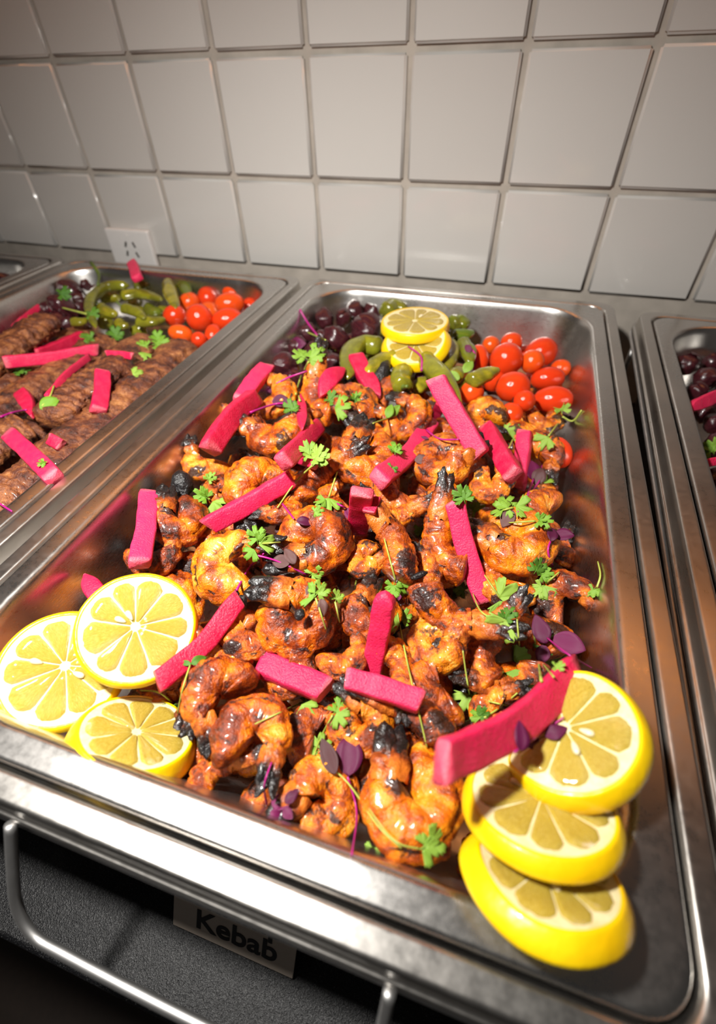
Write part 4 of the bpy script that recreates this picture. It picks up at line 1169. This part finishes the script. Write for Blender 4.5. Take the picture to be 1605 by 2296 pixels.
def compound(seed):
    V, Fc = [], []
    rd = random.Random(seed)
    for (an, sc, t0, lob) in ((0, .62, .38, 3), (.95, .52, .2, 3), (-.95, .52, .2, 3)):
        v, f = lobed_leaf(seed + int(an * 10), lob, 2); b = len(V)
        Rz = Matrix.Rotation(an, 3, 'Z') @ Matrix.Rotation(rd.uniform(-.5, .3), 3, 'Y') @ Matrix.Rotation(rd.uniform(-.4, .4), 3, 'X')
        base = Vector((t0, math.copysign(.02, an) if an else 0, .02))
        V += [base + Rz @ (q * sc) for q in v]; Fc += [tuple(b + i for i in ff) for ff in f]
    v, f = tube([Vector((0, 0, 0)), Vector((.2, 0, .02)), Vector((.42, 0, .02))], .022, 6); b = len(V)
    V += v; Fc += [tuple(b + i for i in ff) for ff in f]
    return V, Fc
def oval_leaf(seed, wid=.32):
    V, Fc = [], []; n, k = 14, 5
    for i in range(n + 1):
        s = i / n; w = wid * (math.sin(PI * s ** .85) ** .8 if 0 < s < 1 else 0.02)
        for j in range(k):
            q = j / (k - 1) * 2 - 1
            V.append(Vector((s, q * w, .22 * w * q * q + .12 * math.sin(s * 3 + seed) - .15 * s * s)))
    for i in range(n):
        for j in range(k - 1): Fc.append((i * k + j, (i + 1) * k + j, (i + 1) * k + j + 1, i * k + j + 1))
    return V, Fc
LEAF = {}
def thick(name, vf, th=.02):
    V, Fc = vf; me = new_mesh(name, V, Fc)
    bm = bmesh.new(); bm.from_mesh(me); bmesh.ops.recalc_face_normals(bm, faces=bm.faces)
    bmesh.ops.solidify(bm, geom=list(bm.faces), thickness=th); bm.to_mesh(me); bm.free()
    me.polygons.foreach_set('use_smooth', [True] * len(me.polygons)); return me
def leaf_set(key, meshes, m):
    out = []
    for me in meshes:
        c = me.copy(); c.materials.clear(); c.materials.append(M[m]); out.append(c)
    LEAF[key] = out
comp = [thick('leaf', compound(s)) for s in (1, 5, 9, 14)]
fan = [thick('leaf', lobed_leaf(s, 3, 2)) for s in (2, 6, 11)]
oval = [thick('leaf', oval_leaf(s, w)) for s, w in ((1, .30), (3, .24), (5, .36))]
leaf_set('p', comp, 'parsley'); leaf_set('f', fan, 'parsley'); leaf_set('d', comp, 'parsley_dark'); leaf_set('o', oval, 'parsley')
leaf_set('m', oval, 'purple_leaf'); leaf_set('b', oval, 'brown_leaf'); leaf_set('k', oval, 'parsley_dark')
HG = 'herb sprigs on the shrimp'
def sprig(leaves, stems, label, name='parsley_sprig', group=HG, stem_mat='green_stem', cat='herb', sr=2.2, arch=.004, lift=.0012):
    """leaves: (u,v base px, size px, angle, kind); stems: list of pixel polylines"""
    first = leaves[0] if leaves else (stems[0][0][0], stems[0][0][1], 0, 0, 'p')
    p0, n0 = hit(first[0], first[1]); p0 = p0 + (UP * .5 + to_cam(p0) * .5) * lift
    e = empty(name, Matrix.Translation(p0), label, cat, group)
    for q, (u, v, sz, an, kd) in enumerate(leaves):
        p, n = hit(u, v)
        nn = (n * .35 + UP * .35 + to_cam(p) * .55 + Vector((random.uniform(-.25, .25), random.uniform(-.25, .25), 0))).normalized()
        p = p + (n * .4 + to_cam(p) * .8) * (lift + sz * m_per_px(p) * .08)
        x = img_dir(u, v, p, nn, an)
        s = 1.22 * sz * m_per_px(p)
        mw = Matrix.Translation(p - p0) @ xform(Vector((0, 0, 0)), x, nn, s)
        obj('leaf', random.choice(LEAF[kd]), None, e, mw)
    for st in stems:
        pts = []
        for i, (u, v) in enumerate(st):
            p, n = hit(u, v); pts.append(p + (to_cam(p) * .8 + n * .3) * (lift + .0006))
        if len(pts) == 2:
            mid = (pts[0] + pts[1]) / 2 + to_cam(pts[0]) * arch
            pts = [pts[0], mid, pts[1]]
        # keep the stem in front of the bumps between its points
        path = smooth_path(pts, 16)
        for i, q in enumerate(path):
            d = (q - CAM); L_ = d.length; loc, nrm, _, dist = TREE.ray_cast(CAM, d.normalized())
            if loc is not None and dist < L_ + .0006: path[i] = CAM + d.normalized() * (dist - .0009)
        for _ in range(3):
            path = [path[0]] + [path[i] * .5 + (path[i - 1] + path[i + 1]) * .25 for i in range(1, 15)] + [path[15]]
        r = sr * .5 * m_per_px(path[8]) * 2.2
        V, Fc = tube([q - p0 for q in path], lambda s: r * (1 - .3 * s), 7)
        obj('stem', new_mesh('stem', V, Fc), M[stem_mat], e)
PS = [
 ([(700, 1040, 42, 70, 'p'), (705, 1030, 40, 20, 'p'), (700, 1030, 38, 120, 'p')], [[(702, 1042), (665, 1080), (622, 1140)]], 'bushy parsley sprig with a long stem over the shrimp'),
 ([(470, 1120, 34, 150, 'p'), (478, 1125, 34, -50, 'f'), (465, 1082, 24, 60, 'p')], [[(470, 1120), (442, 1100)]], 'parsley leaf cluster beside the glazed dark shrimp'),
 ([(735, 1118, 36, -90, 'f'), (730, 1122, 20, 190, 'f')], [[(737, 1116), (757, 1058)]], 'round single parsley leaf with its stem pointing to the wall'),
 ([(578, 1220, 38, 100, 'p'), (580, 1222, 34, 20, 'f'), (572, 1232, 26, 220, 'f'), (575, 1188, 20, 60, 'p')], [[(588, 1218), (628, 1214)]], 'parsley cluster beside the purple stem'),
 ([(800, 1300, 44, 75, 'p')], [[(800, 1300), (794, 1322)]], 'flat parsley leaf on the small curled shrimp'),
 ([(706, 1340, 40, 60, 'p'), (706, 1340, 34, 150, 'f')], [[(708, 1342), (730, 1412)]], 'parsley sprig with a thin stem on the curled shrimp'),
 ([(694, 1290, 36, 30, 'p')], [], 'small parsley leaf above the curled shrimp'),
 ([(750, 1350, 28, 60, 'p')], [[(750, 1350), (764, 1395)]], 'tiny parsley sprig right of the curled shrimp'),
 ([(886, 1302, 36, 250, 'p'), (890, 1304, 34, -30, 'f')], [[(888, 1300), (862, 1208)]], 'parsley leaf at the end of a stem over the long tail shell'),
 ([(895, 1400, 34, 60, 'p'), (893, 1400, 28, 150, 'f')], [[(895, 1402), (915, 1500), (957, 1672)]], 'parsley sprig with the longest straight stem'),
 ([(940, 1180, 28, -70, 'p'), (945, 1190, 24, -20, 'f')], [], 'small parsley leaf in the gap left of the leaning stick'),
 ([(1042, 1130, 40, 100, 'd'), (1052, 1150, 34, 30, 'p')], [], 'parsley leaves at the top of the leaning pink stick'),
 ([(1150, 1140, 44, 170, 'p'), (1155, 1138, 34, 10, 'f'), (1130, 1135, 28, 60, 'f')], [[(1150, 1140), (1118, 1148)]], 'parsley cluster above the large brown shrimp'),
 ([(1200, 1170, 34, 10, 'p')], [[(1200, 1170), (1142, 1172)]], 'parsley leaf lying on the large brown shrimp'),
 ([(1195, 1285, 36, 40, 'd'), (1205, 1288, 30, -10, 'p')], [], 'green parsley leaf on the shrimp by the right wall'),
 ([(1222, 1310, 34, 220, 'p'), (1220, 1312, 30, 270, 'f')], [[(1225, 1308), (1255, 1284)]], 'parsley sprig with a hooked stem on the shrimp by the wall'),
 ([(1338, 1318, 26, 210, 'p'), (1340, 1320, 22, 280, 'f')], [[(1340, 1318), (1348, 1290), (1342, 1260)]], 'lone parsley sprig stuck to the bare steel wall'),
 ([(1118, 1340, 44, 30, 'f'), (1120, 1345, 34, -80, 'f')], [[(1120, 1340), (1085, 1290)]], 'broad two-part parsley leaf beside the foot of the leaning stick'),
 ([(1138, 1390, 46, 230, 'f'), (1128, 1395, 36, 60, 'd')], [[(1128, 1395), (1080, 1375), (1060, 1330)]], 'broad parsley leaf below the leaning stick'),
 ([(1048, 1330, 34, 140, 'd')], [], 'dark shaded parsley leaf at the foot of the leaning stick'),
 ([(1150, 1480, 70, 20, 'f'), (1160, 1500, 44, 250, 'f'), (1215, 1460, 40, 70, 'd')], [[(1215, 1530), (1205, 1470), (1195, 1410)], [(1165, 1445), (1158, 1390)]], 'largest green leaf cluster beside the longest radish stick'),
 ([(1240, 1500, 26, 30, 'p'), (1195, 1535, 24, 260, 'f')], [[(1240, 1520), (1218, 1490)]], 'small parsley sprig peeking over the longest radish stick'),
 ([(1052, 1555, 36, 250, 'f'), (1054, 1558, 34, -40, 'f')], [[(1052, 1555), (1044, 1510), (1036, 1458)]], 'parsley leaf hanging on a stem in the dark gap'),
 ([(672, 1578, 38, 30, 'p'), (676, 1582, 34, -40, 'f')], [[(672, 1578), (572, 1622)]], 'parsley leaf with a thick stem over the saucy shrimp'),
 ([(748, 1605, 40, 70, 'p'), (755, 1600, 30, -60, 'f')], [[(748, 1605), (722, 1650), (705, 1695)]], 'bright parsley leaf above the dark purple leaves'),
 ([(718, 1682, 42, 210, 'p'), (718, 1680, 30, 90, 'f')], [[(712, 1698), (780, 1755), (845, 1850), (900, 1898)]], 'parsley leaf with a stem running down the front shrimp'),
 ([(940, 1900, 60, 0, 'p'), (945, 1900, 36, -40, 'f')], [[(940, 1900), (880, 1880), (800, 1775)]], 'parsley sprig lying on the front of the largest shrimp'),
 ([(838, 1900, 34, 250, 'p')], [], 'parsley leaf low at the front rim'),
 ([(428, 1490, 30, 30, 'k'), (428, 1490, 22, 160, 'k')], [[(426, 1492), (412, 1540), (400, 1600)]], 'two-leaved sprout with a pale stem beside the thick lemon slice'),
 ([(378, 1575, 34, 280, 'd')], [[(382, 1572), (350, 1552), (290, 1550)]], 'dark parsley leaf with a bent stem between the lemons'),
 ([(870, 935, 36, 40, 'o'), (868, 938, 28, 70, 'o')], [[(868, 938), (835, 950)]], 'pointed green leaf pair near the peppers'),
 ([(752, 915, 36, 20, 'f')], [], 'flat pale parsley leaf on the orange shrimp'),
 ([(790, 900, 24, 40, 'p')], [], 'small parsley leaf touching the spindle radish slice'),
 ([(885, 1022, 30, 90, 'p'), (882, 1010, 22, 40, 'f')], [], 'parsley leaf left of the bent radish stick'),
 ([(655, 930, 32, 100, 'd')], [[(672, 900), (668, 880)]], 'parsley leaf left of the small spindle slice'),
 ([(1148, 985, 34, 120, 'f'), (1150, 985, 28, 40, 'f')], [[(1150, 985), (1140, 1005)]], 'parsley leaf between the two crossing sticks'),
 ([(1258, 930, 34, 80, 'p')], [[(1260, 935), (1285, 945), (1305, 920)]], 'parsley sprig at the right pan wall under the tomatoes'),
 ([(1230, 980, 30, 220, 'f')], [[(1230, 978), (1250, 950)]], 'parsley leaf on the browned shrimp by the wall'),
 ([(692, 810, 40, 60, 'p'), (690, 808, 34, 140, 'p'), (695, 806, 30, 10, 'f')], [[(693, 812), (672, 850), (662, 885)]], 'bright curly parsley between the black onions'),
 ([(740, 785, 34, 90, 'p')], [[(735, 765), (690, 745)]], 'parsley leaf with a stem across the onions'),
 ([(1220, 1085, 24, 80, 'f')], [], 'tiny parsley leaf right of the purple leaf'),
 ([(1072, 1612, 30, 60, 'd'), (1080, 1608, 24, 150, 'f')], [[(1085, 1610), (1125, 1582), (1160, 1555)], [(1095, 1572), (1140, 1582)]], 'stems and small leaves above the longest radish stick'),
 ([(790, 890, 26, -60, 'd'), (735, 905, 30, 60, 'd')], [], 'dark parsley leaf behind the tapered radish slice'),
 ([(1038, 838, 30, 50, 'o'), (1030, 848, 34, 170, 'o')], [], 'green sprout leaf beside the dark green pepper'),
 ([(700, 1150, 24, 20, 'p'), (880, 1045, 24, 250, 'd')], [], 'small parsley crumbs among the shrimp'),
]
for lv, st, lab in PS: sprig(lv, st, lab)
def purple(lv, st, lab, stem='magenta_stem', sr=2.4, name='purple_sprout', group='purple sprouts on the shrimp'):
    sprig([(a, b, c * .72, d, k) for a, b, c, d, k in lv], st, lab, name, group, stem, 'herb', sr)
purple([(590, 1260, 62, 70, 'm'), (650, 1262, 52, 170, 'b'), (660, 1265, 50, 120, 'b'), (690, 1290, 58, -5, 'm'), (585, 1290, 40, 40, 'b')], [[(530, 1325), (560, 1270), (590, 1240)], [(560, 1240), (620, 1258), (690, 1290)]], 'long purple sprout with brown leaves above the curled shrimp')
purple([(1222, 1440, 74, 105, 'm'), (1240, 1430, 80, -12, 'm'), (1215, 1420, 44, 120, 'k'), (1222, 1445, 50, 250, 'm')], [[(1225, 1430), (1275, 1470), (1328, 1498)]], 'purple sprout with two broad leaves beside the right pan wall')
purple([(610, 1795, 52, -10, 'm'), (605, 1820, 50, -20, 'm'), (640, 1800, 44, 40, 'm'), (635, 1815, 36, -40, 'm')], [[(598, 1800), (592, 1760), (610, 1710)]], 'purple leaf cluster on the dark front wall of the pan')
purple([(750, 1735, 92, 100, 'b'), (778, 1740, 100, 62, 'm'), (785, 1735, 60, 75, 'b')], [[(778, 1742), (800, 1820), (788, 1920)]], 'dark pointed purple leaves over the front shrimp')
purple([(1195, 1075, 62, 85, 'm'), (1200, 1085, 50, 60, 'b')], [[(1195, 1075), (1180, 1120), (1160, 1150)], [(1215, 1040), (1212, 1075), (1170, 1130)]], 'round purple leaf beside the thin upright stick')
purple([(1150, 1145, 52, 230, 'b')], [], 'dusky leaf above the parsley cluster')
purple([(1232, 1215, 46, 60, 'm'), (1240, 1200, 50, 15, 'm')], [[(1240, 1270), (1226, 1230), (1245, 1195)]], 'purple ribbon leaf next to the big black tail')
purple([(1160, 1680, 70, 50, 'm'), (1180, 1670, 60, 20, 'b'), (1225, 1655, 60, 50, 'm')], [[(1150, 1685), (1210, 1650), (1265, 1610)]], 'purple leaves squeezed between longest stick and lemons')
purple([(650, 775, 50, 10, 'm'), (690, 768, 50, -10, 'm'), (655, 785, 40, 200, 'm')], [[(672, 695), (690, 725), (712, 752)]], 'purple leaves on the onion pile')
purple([(600, 880, 50, 40, 'm'), (610, 900, 46, 10, 'm')], [[(595, 875), (640, 850), (690, 832)]], 'purple leaves beside the leaning radish end')
purple([(945, 835, 36, 240, 'm')], [[(946, 832), (945, 800), (915, 778)]], 'purple sprout curling over the lemon pair')
purple([(1055, 790, 24, 120, 'm')], [[(1062, 830), (1068, 800), (1050, 775)]], 'thin purple stem beside the tomatoes')
purple([(640, 910, 30, 20, 'b')], [[(560, 925), (620, 905), (665, 908)]], 'thin magenta stem on the orange shrimp')
purple([(930, 1035, 44, 20, 'b'), (925, 1050, 40, -10, 'b')], [], 'brown leaf pair right of the bent radish stick')
purple([(620, 1195, 58, 40, 'b'), (665, 1170, 44, 5, 'm')], [[(632, 1130), (660, 1165)]], 'brown leaf above the curled shrimp with the cut')
purple([(893, 1345, 34, 80, 'm')], [], 'purple leaf at the slanted top of the pale stick')
purple([(960, 985, 20, 150, 'm')], [[(955, 965), (985, 985), (1030, 985)]], 'fine magenta stem under the long stick')
purple([(720, 1345, 44, 280, 'b'), (700, 1310, 40, 260, 'b')], [], 'dusky leaves on the top edge of the curled shrimp')
purple([(775, 1140, 46, -40, 'm')], [[(755, 1130), (775, 1140)]], 'lilac leaf beside the round parsley leaf')
HK = 'herb sprigs on the kebabs'
for lv, st, lab in [
 ([(340, 775, 34, 20, 'p'), (345, 770, 28, 60, 'p'), (335, 778, 24, 160, 'p')], [], 'chopped parsley heap on the kebab beside the tomatoes'),
 ([(315, 790, 28, -60, 'f')], [], 'parsley leaf next to the thin radish sliver'),
 ([(298, 842, 22, 30, 'f')], [], 'tiny parsley bit on the kebab nearest the rim'),
 ([(90, 915, 38, 40, 'o')], [[(95, 912), (112, 890), (120, 866)]], 'pale curved sprout stem on the kebabs'),
 ([(30, 838, 30, 20, 'd'), (40, 830, 24, 80, 'd')], [], 'dark parsley leaf below the long radish stick'),
 ([(128, 662, 28, 20, 'd')], [], 'parsley leaf on the red onions'),
 ([(195, 708, 28, 20, 'd')], [[(195, 705), (140, 690)]], 'parsley sprig at the foot of the C-shaped pepper'),
 ([(250, 762, 30, 60, 'd'), (215, 760, 28, 170, 'd')], [], 'parsley leaves between peppers and kebab'),
 ([(105, 1035, 18, 200, 'p')], [], 'parsley fleck on the fat radish stick')]:
    sprig(lv, st, lab, group=HK)
purple([(243, 740, 50, 85, 'm')], [], 'purple leaf below the peppers of the kebab pan', group='purple sprouts on the kebabs')
purple([(378, 752, 30, 10, 'm')], [], 'purple leaf on the kebab beside the tomatoes', group='purple sprouts on the kebabs')
purple([], [[(0, 935), (30, 925), (60, 920)]], 'thin purple stem near the triangular slice', group='purple sprouts on the kebabs')
purple([], [[(0, 1130), (15, 1140), (28, 1148)]], 'magenta stem on the short kebab end', group='purple sprouts on the kebabs')
purple([], [[(205, 590), (222, 615), (220, 640)]], 'dark twig leaning on the back wall of the kebab pan', stem='pepper_stem', group='purple sprouts on the kebabs', sr=4)
sprig([(1600, 1018, 34, 80, 'p'), (1600, 1015, 30, 160, 'p')], [], 'parsley leaf in the shaded pan of onions', group='herbs in the shaded pan')
